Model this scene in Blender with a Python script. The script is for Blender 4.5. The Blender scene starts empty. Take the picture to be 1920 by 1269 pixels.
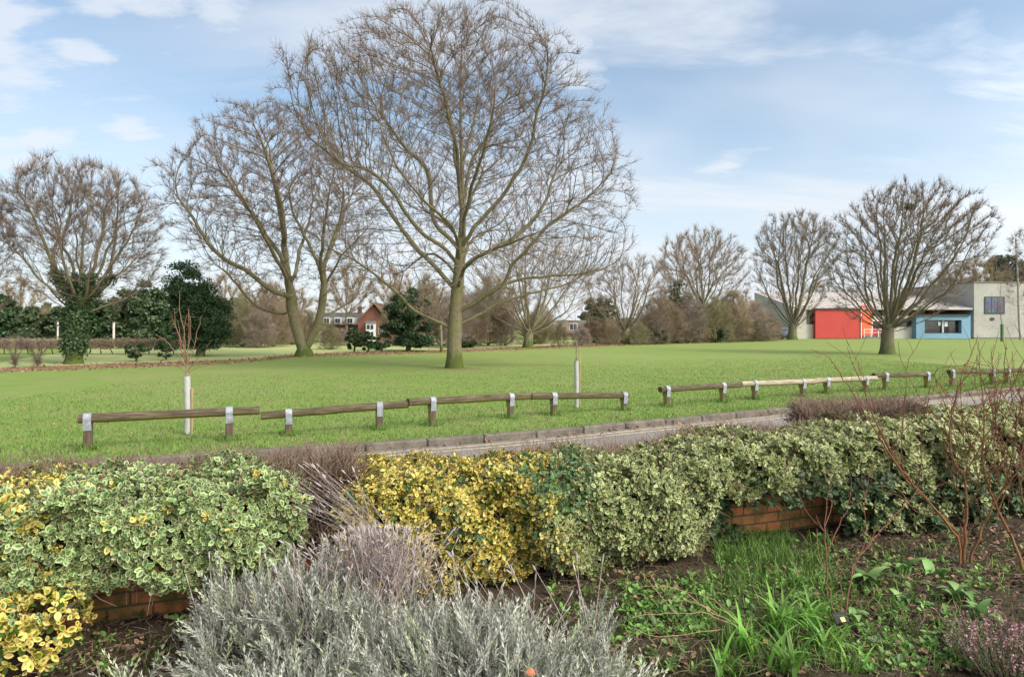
import bpy, math, random
import numpy as np
rng = np.random.default_rng(11)
random.seed(5)
R = math.radians
sc = bpy.context.scene
col = sc.collection

# ------------------------------------------------------------------ camera, sky, sun, exposure
F, H0, CH = 1200.0, 612.0, 1.6           # focal length and horizon row in photo pixels, eye height in metres
cam = bpy.data.cameras.new('camera')
cam.sensor_width = 36.0
cam.lens = 36.0 * F / 1920.0
cam.shift_y = -(634.5 - H0) / 1920.0
cam.clip_start, cam.clip_end = 0.05, 6000.0
camo = bpy.data.objects.new('camera', cam)
col.objects.link(camo)
camo.location = (0, 0, CH)
camo.rotation_euler = (R(90), 0, 0)
sc.camera = camo
sc.view_settings.view_transform = 'Standard'
sc.view_settings.look = 'None'
sc.view_settings.gamma = 1.0
sc.view_settings.exposure = 1.42
sc.cycles.max_bounces = 5
sc.cycles.diffuse_bounces = 3
sc.cycles.use_denoising = True

SUN_EL, SUN_AZ = 38.0, 125.0              # azimuth clockwise from +Y: light comes from behind and to the right
sun = bpy.data.lights.new('sun', 'SUN')
sun.energy = 1.5
sun.angle = R(16)
sun.color = (1.0, 0.94, 0.85)
suno = bpy.data.objects.new('sun', sun)
col.objects.link(suno)
suno.rotation_euler = (R(90 - SUN_EL), 0, R(180 - SUN_AZ))


def nrm(a):
    return a / np.maximum(np.linalg.norm(a, axis=-1, keepdims=True), 1e-9)


def nd(t, typ, _set=None, **inp):
    n = t.nodes.new(typ)
    for k, v in (_set or {}).items():
        setattr(n, k, v)
    for k, v in inp.items():
        s = n.inputs[int(k[1:])] if (k[0] == 'i' and k[1:].isdigit()) else n.inputs[k.replace('_', ' ')]
        if isinstance(v, bpy.types.NodeSocket):
            t.links.new(v, s)
        else:
            s.default_value = v
    return n


def ramp(t, fac, stops, interp='LINEAR'):
    n = t.nodes.new('ShaderNodeValToRGB')
    n.color_ramp.interpolation = interp
    e = n.color_ramp.elements
    while len(e) < len(stops):
        e.new(0.5)
    for k, (p, c) in enumerate(stops):
        e[k].position = p
        e[k].color = (c, c, c, 1) if isinstance(c, (int, float)) else (*c, 1)
    t.links.new(fac, n.inputs[0])
    return n.outputs[0]


def mth(t, op, a, b=0.0, clamp=False):
    return nd(t, 'ShaderNodeMath', {'operation': op, 'use_clamp': clamp}, i0=a, i1=b).outputs[0]


def mixc(t, fac, a, b, mode='MIX'):
    n = t.nodes.new('ShaderNodeMix')
    n.data_type = 'RGBA'
    n.blend_type = mode
    for s, v in ((n.inputs[0], fac), (n.inputs[6], a), (n.inputs[7], b)):
        if isinstance(v, bpy.types.NodeSocket):
            t.links.new(v, s)
        elif isinstance(v, (tuple, list)):
            s.default_value = (*v, 1)
        else:
            s.default_value = v
    return n.outputs[2]


def build_world():
    w = bpy.data.worlds.new('World')
    sc.world = w
    w.use_nodes = True
    t = w.node_tree
    t.nodes.clear()
    sky = nd(t, 'ShaderNodeTexSky', {'sky_type': 'NISHITA', 'sun_disc': False, 'sun_elevation': R(SUN_EL),
                                     'sun_rotation': R(SUN_AZ), 'air_density': 1.0, 'dust_density': 0.6, 'ozone_density': 2.0})
    tc = nd(t, 'ShaderNodeTexCoord').outputs['Generated']
    sp = nd(t, 'ShaderNodeSeparateXYZ', i0=tc)
    z = mth(t, 'MAXIMUM', sp.outputs[2], 0.0)
    zz = mth(t, 'ADD', z, 0.16)
    cx = mth(t, 'DIVIDE', sp.outputs[0], zz)
    cy = mth(t, 'DIVIDE', sp.outputs[1], zz)
    p = nd(t, 'ShaderNodeCombineXYZ', i0=cx, i1=cy, i2=0.0).outputs[0]
    # thin veils, drawn out along one wind direction
    m1 = nd(t, 'ShaderNodeMapping', Vector=p, Rotation=(0, 0, R(-14)), Scale=(0.42, 1.5, 1), Location=(1.3, 0.4, 0)).outputs[0]
    n1 = nd(t, 'ShaderNodeTexNoise', Vector=m1, Scale=1.1, Detail=7.0, Roughness=0.62, Distortion=0.5).outputs[0]
    veil = ramp(t, n1, [(0.38, 0.0), (0.68, 1.0)], 'EASE')
    # broad soft banks
    n2 = nd(t, 'ShaderNodeTexNoise', Vector=p, Scale=0.55, Detail=4.0, Roughness=0.5, Distortion=0.2).outputs[0]
    bank = ramp(t, n2, [(0.42, 0.0), (0.68, 0.8)], 'EASE')
    # small puffs in the west (left in the picture)
    n3 = nd(t, 'ShaderNodeTexNoise', Vector=nd(t, 'ShaderNodeMapping', Vector=p, Scale=(1.0, 1.7, 1), Location=(3.1, 2.2, 0)).outputs[0],
            Scale=3.0, Detail=9.0, Roughness=0.6).outputs[0]
    west = nd(t, 'ShaderNodeMapRange', {'interpolation_type': 'SMOOTHSTEP'}, Value=sp.outputs[0], From_Min=-0.15, From_Max=-0.5, To_Min=0.0, To_Max=1.0).outputs[0]
    blob = None            # where the larger puffs hang (direction in the sky, radius)
    for x, y, rr in ((35, 130, .085), (10, 35, .08), (80, 262, .085), (10, 275, .07), (235, 235, .06), (140, 95, .05), (280, 5, .09), (410, 25, .06), (190, 20, .05), (1090, 60, .075), (1075, 150, .05),
                     (1370, 305, .04), (900, 330, .12), (1010, 300, .09), (620, 110, .05)):
        v = nrm(np.array([(x - 960) / F, 1.0, (H0 - y) / F]))
        df = nd(t, 'ShaderNodeVectorMath', {'operation': 'SUBTRACT'}, i0=tc, i1=tuple(v)).outputs[0]
        df = nd(t, 'ShaderNodeVectorMath', {'operation': 'MULTIPLY'}, i0=df, i1=(.8, .8, 1.7)).outputs[0]
        ln = nd(t, 'ShaderNodeVectorMath', {'operation': 'LENGTH'}, i0=df).outputs['Value']
        k = mth(t, 'SUBTRACT', 1.0, mth(t, 'DIVIDE', ln, rr))
        blob = k if blob is None else mth(t, 'MAXIMUM', blob, k)
    blob = mth(t, 'MAXIMUM', blob, -0.6)
    puff = mth(t, 'ADD', mth(t, 'MULTIPLY', blob, .55), mth(t, 'MULTIPLY', mth(t, 'SUBTRACT', n3, .5), 2.4))
    puff = ramp(t, puff, [(0.0, 0.0), (.6, .72)], 'EASE')
    veil = mth(t, 'MULTIPLY', veil, mth(t, 'SUBTRACT', 1.0, mth(t, 'MULTIPLY', west, .75)))
    both = mth(t, 'MAXIMUM', mth(t, 'MULTIPLY', veil, 0.9), mth(t, 'MAXIMUM', mth(t, 'MULTIPLY', bank, 0.65), puff))
    low = nd(t, 'ShaderNodeMapRange', {'interpolation_type': 'SMOOTHSTEP'}, Value=z, From_Min=0.38, From_Max=0.02, To_Min=0.13, To_Max=0.84).outputs[0]
    fac = mth(t, 'ADD', mth(t, 'MULTIPLY', both, mth(t, 'SUBTRACT', 1.0, low)), low, True)
    ccol = mixc(t, n2, (4.5, 4.85, 5.3), (5.2, 5.35, 5.6))
    # added soft fill: unseen sky round the sun brightened, high behind the camera
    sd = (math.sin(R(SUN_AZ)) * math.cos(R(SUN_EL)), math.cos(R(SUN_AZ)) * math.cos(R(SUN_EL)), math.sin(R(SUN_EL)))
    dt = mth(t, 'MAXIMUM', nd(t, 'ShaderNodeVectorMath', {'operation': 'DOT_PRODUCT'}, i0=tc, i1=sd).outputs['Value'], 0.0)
    fill_glow = mth(t, 'POWER', dt, 1.6)
    fac = mth(t, 'MAXIMUM', fac, mth(t, 'MULTIPLY', fill_glow, .9))
    ccol = mixc(t, 1.0, ccol, nd(t, 'ShaderNodeCombineXYZ', i0=mth(t, 'ADD', mth(t, 'MULTIPLY', fill_glow, 4.4), 1.0), i1=mth(t, 'ADD', mth(t, 'MULTIPLY', fill_glow, 4.1), 1.0), i2=mth(t, 'ADD', mth(t, 'MULTIPLY', fill_glow, 3.6), 1.0)).outputs[0], 'MULTIPLY')
    tint = mixc(t, 1.0, sky.outputs[0], (0.93, 1.05, 1.02), 'MULTIPLY')
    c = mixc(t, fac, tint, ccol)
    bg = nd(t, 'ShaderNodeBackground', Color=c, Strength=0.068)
    out = t.nodes.new('ShaderNodeOutputWorld')
    t.links.new(bg.outputs[0], out.inputs[0])


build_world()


# ------------------------------------------------------------------ pixel to place
def gp(x, y):
    d = F * CH / (y - H0)
    return np.array([(x - 960) / F * d, d, 0.0])


def at(x, y, d):
    return np.array([(x - 960) / F * d, d, CH - (y - H0) / F * d])


# ------------------------------------------------------------------ objects
def tag(o, label=None, cat=None, group=None, kind=None):
    if label: o['label'] = label
    if cat: o['category'] = cat
    if group: o['group'] = group
    if kind: o['kind'] = kind
    return o


def thing(name, loc, label, cat, group=None, rz=0.0, scale=1.0):
    o = bpy.data.objects.new(name, None)
    o.empty_display_size = 0.2
    col.objects.link(o)
    o.location = loc
    o.rotation_euler = (0, 0, rz)
    o.scale = (scale,) * 3 if not isinstance(scale, tuple) else scale
    return tag(o, label, cat, group)


def mk(name, V, Fs, m, parent=None, smooth=False, attrs=None, mi=None):
    """V (n,3); Fs list of index arrays (k,3|4|..)"""
    V = np.asarray(V, dtype=np.float32).reshape(-1, 3)
    Fs = [np.asarray(f, dtype=np.int32) for f in Fs if len(f)]
    me = bpy.data.meshes.new(name)
    me.vertices.add(len(V))
    me.vertices.foreach_set('co', V.ravel())
    loops = np.concatenate([f.ravel() for f in Fs])
    sizes = np.concatenate([np.full(len(f), f.shape[1], dtype=np.int32) for f in Fs])
    starts = np.concatenate([[0], np.cumsum(sizes)[:-1]]).astype(np.int32)
    me.loops.add(len(loops))
    me.loops.foreach_set('vertex_index', loops)
    me.polygons.add(len(sizes))
    me.polygons.foreach_set('loop_start', starts)
    me.polygons.foreach_set('loop_total', sizes)
    me.polygons.foreach_set('use_smooth', np.full(len(sizes), bool(smooth)))
    for k, a in (attrs or {}).items():
        a = np.asarray(a, dtype=np.float32)
        if a.ndim == 1:
            at_ = me.attributes.new(k, 'FLOAT', 'POINT')
            at_.data.foreach_set('value', a)
        else:
            at_ = me.attributes.new(k, 'FLOAT_COLOR', 'POINT')
            if a.shape[1] == 3:
                a = np.concatenate([a, np.ones((len(a), 1), np.float32)], 1)
            at_.data.foreach_set('color', a.ravel())
    for x in (m if isinstance(m, (list, tuple)) else [m]):
        me.materials.append(x)
    if mi is not None:
        me.polygons.foreach_set('material_index', np.asarray(mi, dtype=np.int32))
    me.update(calc_edges=True)
    me.validate()
    o = bpy.data.objects.new(name, me)
    col.objects.link(o)
    if parent is not None:
        o.parent = parent
    return o


class MB:
    """collects boxes, prisms, lathes into one mesh"""
    def __init__(s):
        s.v, s.f = [], []

    def add(s, V, fs):
        b = sum(len(x) for x in s.v)
        s.v.append(np.asarray(V, float).reshape(-1, 3))
        s.f += [[i + b for i in f] for f in fs]

    def box(s, x0, x1, y0, y1, z0, z1, M=None, bev=0.0):
        if bev:
            c = [(x0 + bev, y0, z0), (x1 - bev, y0, z0), (x1, y0 + bev, z0), (x1, y1 - bev, z0), (x1 - bev, y1, z0), (x0 + bev, y1, z0), (x0, y1 - bev, z0), (x0, y0 + bev, z0)]
            V = [(x, y, z0) for x, y, _ in c] + [(x, y, z1 - bev) for x, y, _ in c]
            mx, my = (x0 + x1) / 2, (y0 + y1) / 2
            V += [(x - math.copysign(bev * .7, x - mx), y - math.copysign(bev * .7, y - my), z1) for x, y, _ in c]
            fs = [[k, (k + 1) % 8, (k + 1) % 8 + 8, k + 8] for k in range(8)] + [[k + 8, (k + 1) % 8 + 8, (k + 1) % 8 + 16, k + 16] for k in range(8)]
            fs += [[7, 6, 5, 4, 3, 2, 1, 0], list(range(16, 24))]
        else:
            V = [(x0, y0, z0), (x1, y0, z0), (x1, y1, z0), (x0, y1, z0), (x0, y0, z1), (x1, y0, z1), (x1, y1, z1), (x0, y1, z1)]
            fs = [[0, 1, 5, 4], [1, 2, 6, 5], [2, 3, 7, 6], [3, 0, 4, 7], [4, 5, 6, 7], [3, 2, 1, 0]]
        V = np.array(V, float)
        if M is not None:
            V = V @ np.array(M[0]).T + np.array(M[1])
        s.add(V, fs)

    def tube(s, P, r, n=8, caps=True):
        V, fq = tubes([np.asarray(P, float)], [np.full(len(P), r) if np.isscalar(r) else np.asarray(r)], n)
        fs = fq.tolist()
        if caps:
            fs += [list(range(n))[::-1], list(range(len(V) - n, len(V)))]
        s.add(V, fs)

    def prism(s, poly, y0, y1):
        """polygon in x,z extruded along y"""
        n = len(poly)
        V = [(x, y0, z) for x, z in poly] + [(x, y1, z) for x, z in poly]
        fs = [[k, (k + 1) % n, (k + 1) % n + n, k + n] for k in range(n)] + [list(range(n))[::-1], list(range(n, 2 * n))]
        s.add(V, fs)

    def build(s, name, m, parent=None, smooth=False):
        by = {}
        for f in s.f:
            by.setdefault(len(f), []).append(f)
        return mk(name, np.concatenate(s.v), [np.array(x) for x in by.values()], m, parent, smooth)


def tubes(chains, radii, n):
    """all chains as n-sided tubes; vectorised"""
    P = np.concatenate(chains)
    r = np.concatenate(radii)
    ln = np.array([len(c) for c in chains])
    st = np.concatenate([[0], np.cumsum(ln)[:-1]])
    T = np.zeros_like(P)
    T[1:] += P[1:] - P[:-1]
    T[:-1] += P[1:] - P[:-1]
    en = st + ln - 1
    T[st] = P[st + 1] - P[st]
    T[en] = P[en] - P[en - 1]
    T = nrm(T)
    ov = nrm(P[en] - P[st])
    ref = np.where((np.abs(ov[:, 2]) > 0.6)[:, None], np.array([1.0, 0.13, 0]), np.array([0.05, 0.1, 1.0]))
    ref = np.repeat(ref, ln, axis=0)
    sd = nrm(np.cross(T, ref))
    up = np.cross(sd, T)
    a = np.arange(n) / n * 2 * np.pi
    V = P[:, None, :] + r[:, None, None] * (np.cos(a)[None, :, None] * sd[:, None, :] + np.sin(a)[None, :, None] * up[:, None, :])
    notend = np.ones(len(P), bool)
    notend[en] = False
    i = np.nonzero(notend)[0]
    k = np.arange(n)
    k2 = (k + 1) % n
    f = np.stack([i[:, None] * n + k, i[:, None] * n + k2, (i[:, None] + 1) * n + k2, (i[:, None] + 1) * n + k], -1).reshape(-1, 4)
    return V.reshape(-1, 3), f


def smooth_line(P, step):
    """Catmull-Rom through P, resampled about every step"""
    P = np.asarray(P, float)
    if len(P) < 3:
        n = max(2, int(np.linalg.norm(P[-1] - P[0]) / step) + 1)
        return P[0] + (P[-1] - P[0]) * np.linspace(0, 1, n)[:, None]
    Q = np.vstack([2 * P[0] - P[1], P, 2 * P[-1] - P[-2]])
    out = []
    for k in range(1, len(Q) - 2):
        a, b, c, d = Q[k - 1:k + 3]
        for u in np.linspace(0, 1, 12, endpoint=False):
            out.append(.5 * ((2 * b) + (c - a) * u + (2 * a - 5 * b + 4 * c - d) * u * u + (3 * b - a - 3 * c + d) * u ** 3))
    out = np.array(out + [P[-1]])
    L = np.concatenate([[0], np.cumsum(np.linalg.norm(np.diff(out, axis=0), axis=1))])
    n = max(2, int(round(L[-1] / step)) + 1)
    s = np.linspace(0, L[-1], n)
    return np.stack([np.interp(s, L, out[:, k]) for k in range(3)], 1)


def frame(t, n):
    """rotation matrices with columns (side, t, normal)"""
    t = nrm(t)
    x = nrm(np.cross(t, n))
    z = np.cross(x, t)
    return np.stack([x, t, z], -1)


def bake(tv, tf, pos, Rm, s, edge=None, rnd=None):
    """copies of a small template (leaf, blade, sprig) merged in one array set"""
    tv = np.asarray(tv, float)
    tf = np.asarray(tf)
    n, k = len(pos), len(tv)
    s = np.asarray(s, float)
    s = s[:, None, None] if s.ndim == 1 else s[:, None, :]
    V = np.einsum('nij,nkj->nki', Rm, tv[None] * s) + pos[:, None, :]
    Fc = (tf[None] + (np.arange(n) * k)[:, None, None]).reshape(-1, tf.shape[1])
    A = np.zeros((n, k, 4), np.float32)
    A[:, :, 0] = 0 if edge is None else np.asarray(edge)[None]
    rr = rng.random((n, 3)) if rnd is None else rnd
    A[:, :, 1:] = rr[:, None, :]
    return V.reshape(-1, 3), Fc, A.reshape(-1, 4)


LEAF_V = np.array([(0, 0, 0), (.2, .2, .05), (.31, .48, .07), (.22, .8, .04), (0, 1, -.03), (-.22, .8, .04), (-.31, .48, .07), (-.2, .2, .05), (0, .5, 0)])
LEAF_F = np.array([(k, (k + 1) % 8, 8) for k in range(8)])
LEAF_E = [1] * 8 + [0]
SLIM_V = np.array([(0, 0, 0), (.09, .45, .02), (0, 1, -.06), (-.09, .45, .02)])
SLIM_F = np.array([(0, 1, 2), (0, 2, 3)])
CARD_V = np.array([(0, 0, 0), (.3, .4, .06), (0, 1, -.05), (-.3, .4, .06)])
IVY_V = np.array([(0, 0, 0), (.42, .05, .02), (.28, .38, .05), (.5, .55, 0), (.2, .62, .04), (0, 1, -.04), (-.2, .62, .04), (-.5, .55, 0), (-.28, .38, .05), (-.42, .05, .02), (0, .4, 0)])
IVY_F = np.array([(k, (k + 1) % 10, 10) for k in range(10)])
IVY_E = [1] * 10 + [0]
BLADE_V = np.array([(-.05, 0, 0), (.05, 0, 0), (.035, .55, .10), (-.035, .55, .10), (0, 1, .32)])
BLADE_F3 = np.array([(0, 1, 2), (0, 2, 3), (3, 2, 4)])


def rand_dirs(n):
    return nrm(rng.normal(size=(n, 3)))


# ------------------------------------------------------------------ materials
def new_mat(name):
    m = bpy.data.materials.new(name)
    m.use_nodes = True
    t = m.node_tree
    b = t.nodes['Principled BSDF']
    return m, t, b


def noise(t, scale, detail=4.0, rough=0.6, vec=None, dist=0.0):
    if vec is None:
        vec = nd(t, 'ShaderNodeTexCoord').outputs['Object']
    return nd(t, 'ShaderNodeTexNoise', Vector=vec, Scale=scale, Detail=detail, Roughness=rough, Distortion=dist).outputs[0]


def bump(t, b, h, strength=0.4, dist=0.02):
    n = nd(t, 'ShaderNodeBump', Height=h, Strength=strength, Distance=dist)
    t.links.new(n.outputs[0], b.inputs['Normal'])


def plain(name, c, rough=0.6, scale=6.0, var=0.25, metal=0.0, bmp=0.0, c2=None, spec=0.3):
    """colour broken up by two scales of noise"""
    m, t, b = new_mat(name)
    n = noise(t, scale, 5.0)
    n2 = noise(t, scale * 7, 3.0)
    f = mth(t, 'ADD', mth(t, 'MULTIPLY', n, .65), mth(t, 'MULTIPLY', n2, .35))
    lo = tuple(x * (1 - var) for x in c)
    hi = c2 if c2 else tuple(min(1, x * (1 + var)) for x in c)
    t.links.new(ramp(t, f, [(.35, lo), (.65, hi)]), b.inputs['Base Color'])
    b.inputs['Roughness'].default_value = rough
    b.inputs['Metallic'].default_value = metal
    b.inputs['Specular IOR Level'].default_value = spec
    if bmp:
        bump(t, b, f, bmp)
    return m


def leafmat(name, centre, margin=None, thr=0.72, spread=0.5, var=0.45, rough=0.42, trans=0.25, margin2=None, green_share=0.0):
    """leaf with a margin of another colour, from the leaf attribute (edge, random x3)"""
    m, t, b = new_mat(name)
    a = nd(t, 'ShaderNodeAttribute', {'attribute_name': 'leaf'}).outputs['Color']
    s = nd(t, 'ShaderNodeSeparateColor', Color=a).outputs
    c = mixc(t, s[2], tuple(x * .65 for x in centre), tuple(x * 1.35 for x in centre))
    if margin:
        e = mth(t, 'ADD', s[0], mth(t, 'MULTIPLY', mth(t, 'SUBTRACT', s[1], .5), spread))
        e = mth(t, 'ADD', e, mth(t, 'MULTIPLY', mth(t, 'SUBTRACT', noise(t, 90.0, 2.0), .5), .5))
        k = nd(t, 'ShaderNodeMapRange', Value=e, From_Min=thr - .08, From_Max=thr + .08).outputs[0]
        if green_share:
            k = mth(t, 'MULTIPLY', k, mth(t, 'GREATER_THAN', s[2], green_share))
        mg = mixc(t, s[1], margin, margin2 or tuple(x * .75 for x in margin))
        c = mixc(t, k, c, mg)
    v = nd(t, 'ShaderNodeMapRange', Value=s[2], To_Min=1 - var, To_Max=1 + var * .5).outputs[0]
    c = nd(t, 'ShaderNodeHueSaturation', Color=c, Value=v, Saturation=1.0, Hue=nd(t, 'ShaderNodeMapRange', Value=s[1], To_Min=.487, To_Max=.513).outputs[0]).outputs[0]
    t.links.new(c, b.inputs['Base Color'])
    b.inputs['Roughness'].default_value = rough
    b.inputs['Specular IOR Level'].default_value = 0.35
    if trans:
        tr = nd(t, 'ShaderNodeBsdfTranslucent', Color=c)
        mx = nd(t, 'ShaderNodeMixShader', i0=trans, i1=b.outputs[0], i2=tr.outputs[0])
        t.links.new(mx.outputs[0], t.nodes['Material Output'].inputs[0])
    return m


def bark(name, thick, thin, moss=(.06, .085, .015), mossy=.9, green=(.165, .155, .06)):
    """thick limbs one colour, twigs another (attribute rad), lichen in patches, moss at the foot"""
    m, t, b = new_mat(name)
    r = nd(t, 'ShaderNodeAttribute', {'attribute_name': 'rad'}).outputs['Fac']
    k = nd(t, 'ShaderNodeMapRange', Value=r, From_Min=.008, From_Max=.05).outputs[0]
    tc = nd(t, 'ShaderNodeTexCoord').outputs['Object']
    st = nd(t, 'ShaderNodeMapping', Vector=tc, Scale=(1, 1, .25)).outputs[0]
    n = noise(t, 5.0, 6.0, .65, st)
    n2 = noise(t, 24.0, 5.0, .7, st)
    tk = mixc(t, ramp(t, n2, [(.3, 0.0), (.7, 1.0)]), tuple(x * .38 for x in thick), tuple(x * 1.45 for x in thick))
    tk = mixc(t, mth(t, 'MULTIPLY', ramp(t, n, [(.42, 0.0), (.62, 1.0)]), .75), tk, green)
    z = nd(t, 'ShaderNodeSeparateXYZ', i0=tc).outputs[2]
    mz = mth(t, 'ADD', mth(t, 'MULTIPLY', nd(t, 'ShaderNodeMapRange', Value=z, From_Min=.0, From_Max=1.3, To_Min=1.0, To_Max=0.0).outputs[0], 1.0), mth(t, 'MULTIPLY', mth(t, 'SUBTRACT', n, .5), 1.2))
    tk = mixc(t, mth(t, 'MULTIPLY', ramp(t, mz, [(.5, 0.0), (.75, 1.0)]), mossy), tk, moss)
    t.links.new(mixc(t, k, thin, tk), b.inputs['Base Color'])
    b.inputs['Roughness'].default_value = .9
    b.inputs['Specular IOR Level'].default_value = .1
    bump(t, b, n2, .6, .03)
    return m


BARK_MAIN = bark('bark_olive', (.165, .14, .09), (.165, .123, .098))
BARK_GREY = bark('bark_grey', (.17, .145, .105), (.19, .145, .11), mossy=.6, green=(.12, .115, .05))
BARK_FAR = bark('bark_far', (.19, .165, .105), (.23, .17, .125), green=(.17, .16, .08))
BARK_SCRUB = bark('bark_scrub', (.19, .155, .105), (.28, .215, .14))
BARK_BIRCH = bark('bark_birch', (.36, .34, .3), (.22, .16, .13), mossy=0.0, green=(.3, .29, .24))
IVY = leafmat('ivy_leaf', (.035, .072, .018), (.055, .09, .035), .8, trans=.1, rough=.5)
HOLLY = leafmat('holly_leaf', (.03, .066, .02), trans=.08, rough=.48, var=.6)
CONIFER = leafmat('conifer_leaf', (.06, .088, .036), trans=.1, rough=.6, var=.6)
PINE = leafmat('pine_needles', (.05, .075, .045), trans=.1, rough=.6, var=.5)


# ------------------------------------------------------------------ trees
def colonize(pos, par, A, D, infl, kill, iters, inertia, up, cen, rt):
    pos = [np.array(p) for p in pos]
    par = list(par)
    P = np.array(pos)
    nch = np.zeros(200000, int)
    for p in par:
        if p >= 0: nch[p] += 1
    dirs = [np.array([0, 0, 1.0])] * len(pos)
    for i, p in enumerate(par):
        if p >= 0: dirs[i] = (pos[i] - pos[p]) / max(np.linalg.norm(pos[i] - pos[p]), 1e-6)
    dirs = np.array(dirs)
    bi = np.zeros(len(A), int)
    bd = np.full(len(A), 1e9)
    def near(N, b0):
        for a in range(0, len(N), 600):
            M = N[a:a + 600]
            d = (A * A).sum(1)[:, None] + (M * M).sum(1)[None] - 2 * A @ M.T
            j = d.argmin(1)
            dm = np.sqrt(np.maximum(d[np.arange(len(A)), j], 0))
            u = dm < bd
            bd[u] = dm[u]
            bi[u] = j[u] + a + b0
    near(P, 0)
    for it in range(iters):
        al = bd > kill
        A, bi, bd = A[al], bi[al], bd[al]
        act = bd < infl
        if not act.any():
            break
        ids, inv = np.unique(bi[act], return_inverse=True)
        v = nrm(A[act] - P[bi[act]])
        S = np.zeros((len(ids), 3))
        np.add.at(S, inv, v)
        S = nrm(S) + inertia * dirs[ids] + np.array([0, 0, up]) + rt * nrm(P[ids] - cen) + rng.normal(0, .12, (len(ids), 3))
        S = nrm(S)
        ok = nch[ids] < 3
        ids, S = ids[ok], S[ok]
        if not len(ids):
            break
        new = P[ids] + D * S
        b0 = len(P)
        P = np.vstack([P, new])
        dirs = np.vstack([dirs, S])
        par += ids.tolist()
        nch[ids] += 1
        near(new, b0)
        if len(P) > 150000:
            break
    return P, np.array(par)


class Env:
    """crown outline: rows (z, xl, xr) in local metres"""
    def __init__(s, rows, deep=.85, rag=1.0):
        s.rag = rag
        rows = sorted(rows)
        s.z = np.array([r[0] for r in rows])
        s.l = np.array([r[1] for r in rows])
        s.r = np.array([r[2] for r in rows])
        s.deep = deep
        s.ph = rng.uniform(0, 6.28, 3)

    def at(s, z):
        l, r = np.interp(z, s.z, s.l), np.interp(z, s.z, s.r)
        return (l + r) / 2, np.maximum((r - l) / 2, .05)

    def sample(s, n, bias):
        zs = np.linspace(s.z[0], s.z[-1], 200)
        w = s.at(zs)[1] ** 2
        z = rng.choice(zs, n, p=w / w.sum()) + rng.uniform(-.5, .5, n) * (zs[1] - zs[0])
        c, h = s.at(z)
        a = rng.uniform(0, 2 * np.pi, n)
        q = rng.random(n) ** (1 / bias)
        zn = (z - s.z[0]) / (s.z[-1] - s.z[0])
        q = q * (1.0 - s.rag * .22 * np.maximum(0, np.sin(a * 5 + s.ph[0] + 7 * zn) * np.sin(zn * 17 + s.ph[1] + a * 2)) - .10 * np.maximum(0, np.sin(a * 11 + zn * 31 + s.ph[2])))
        return np.stack([c + h * q * np.cos(a), h * s.deep * q * np.sin(a), z], 1)


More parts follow.
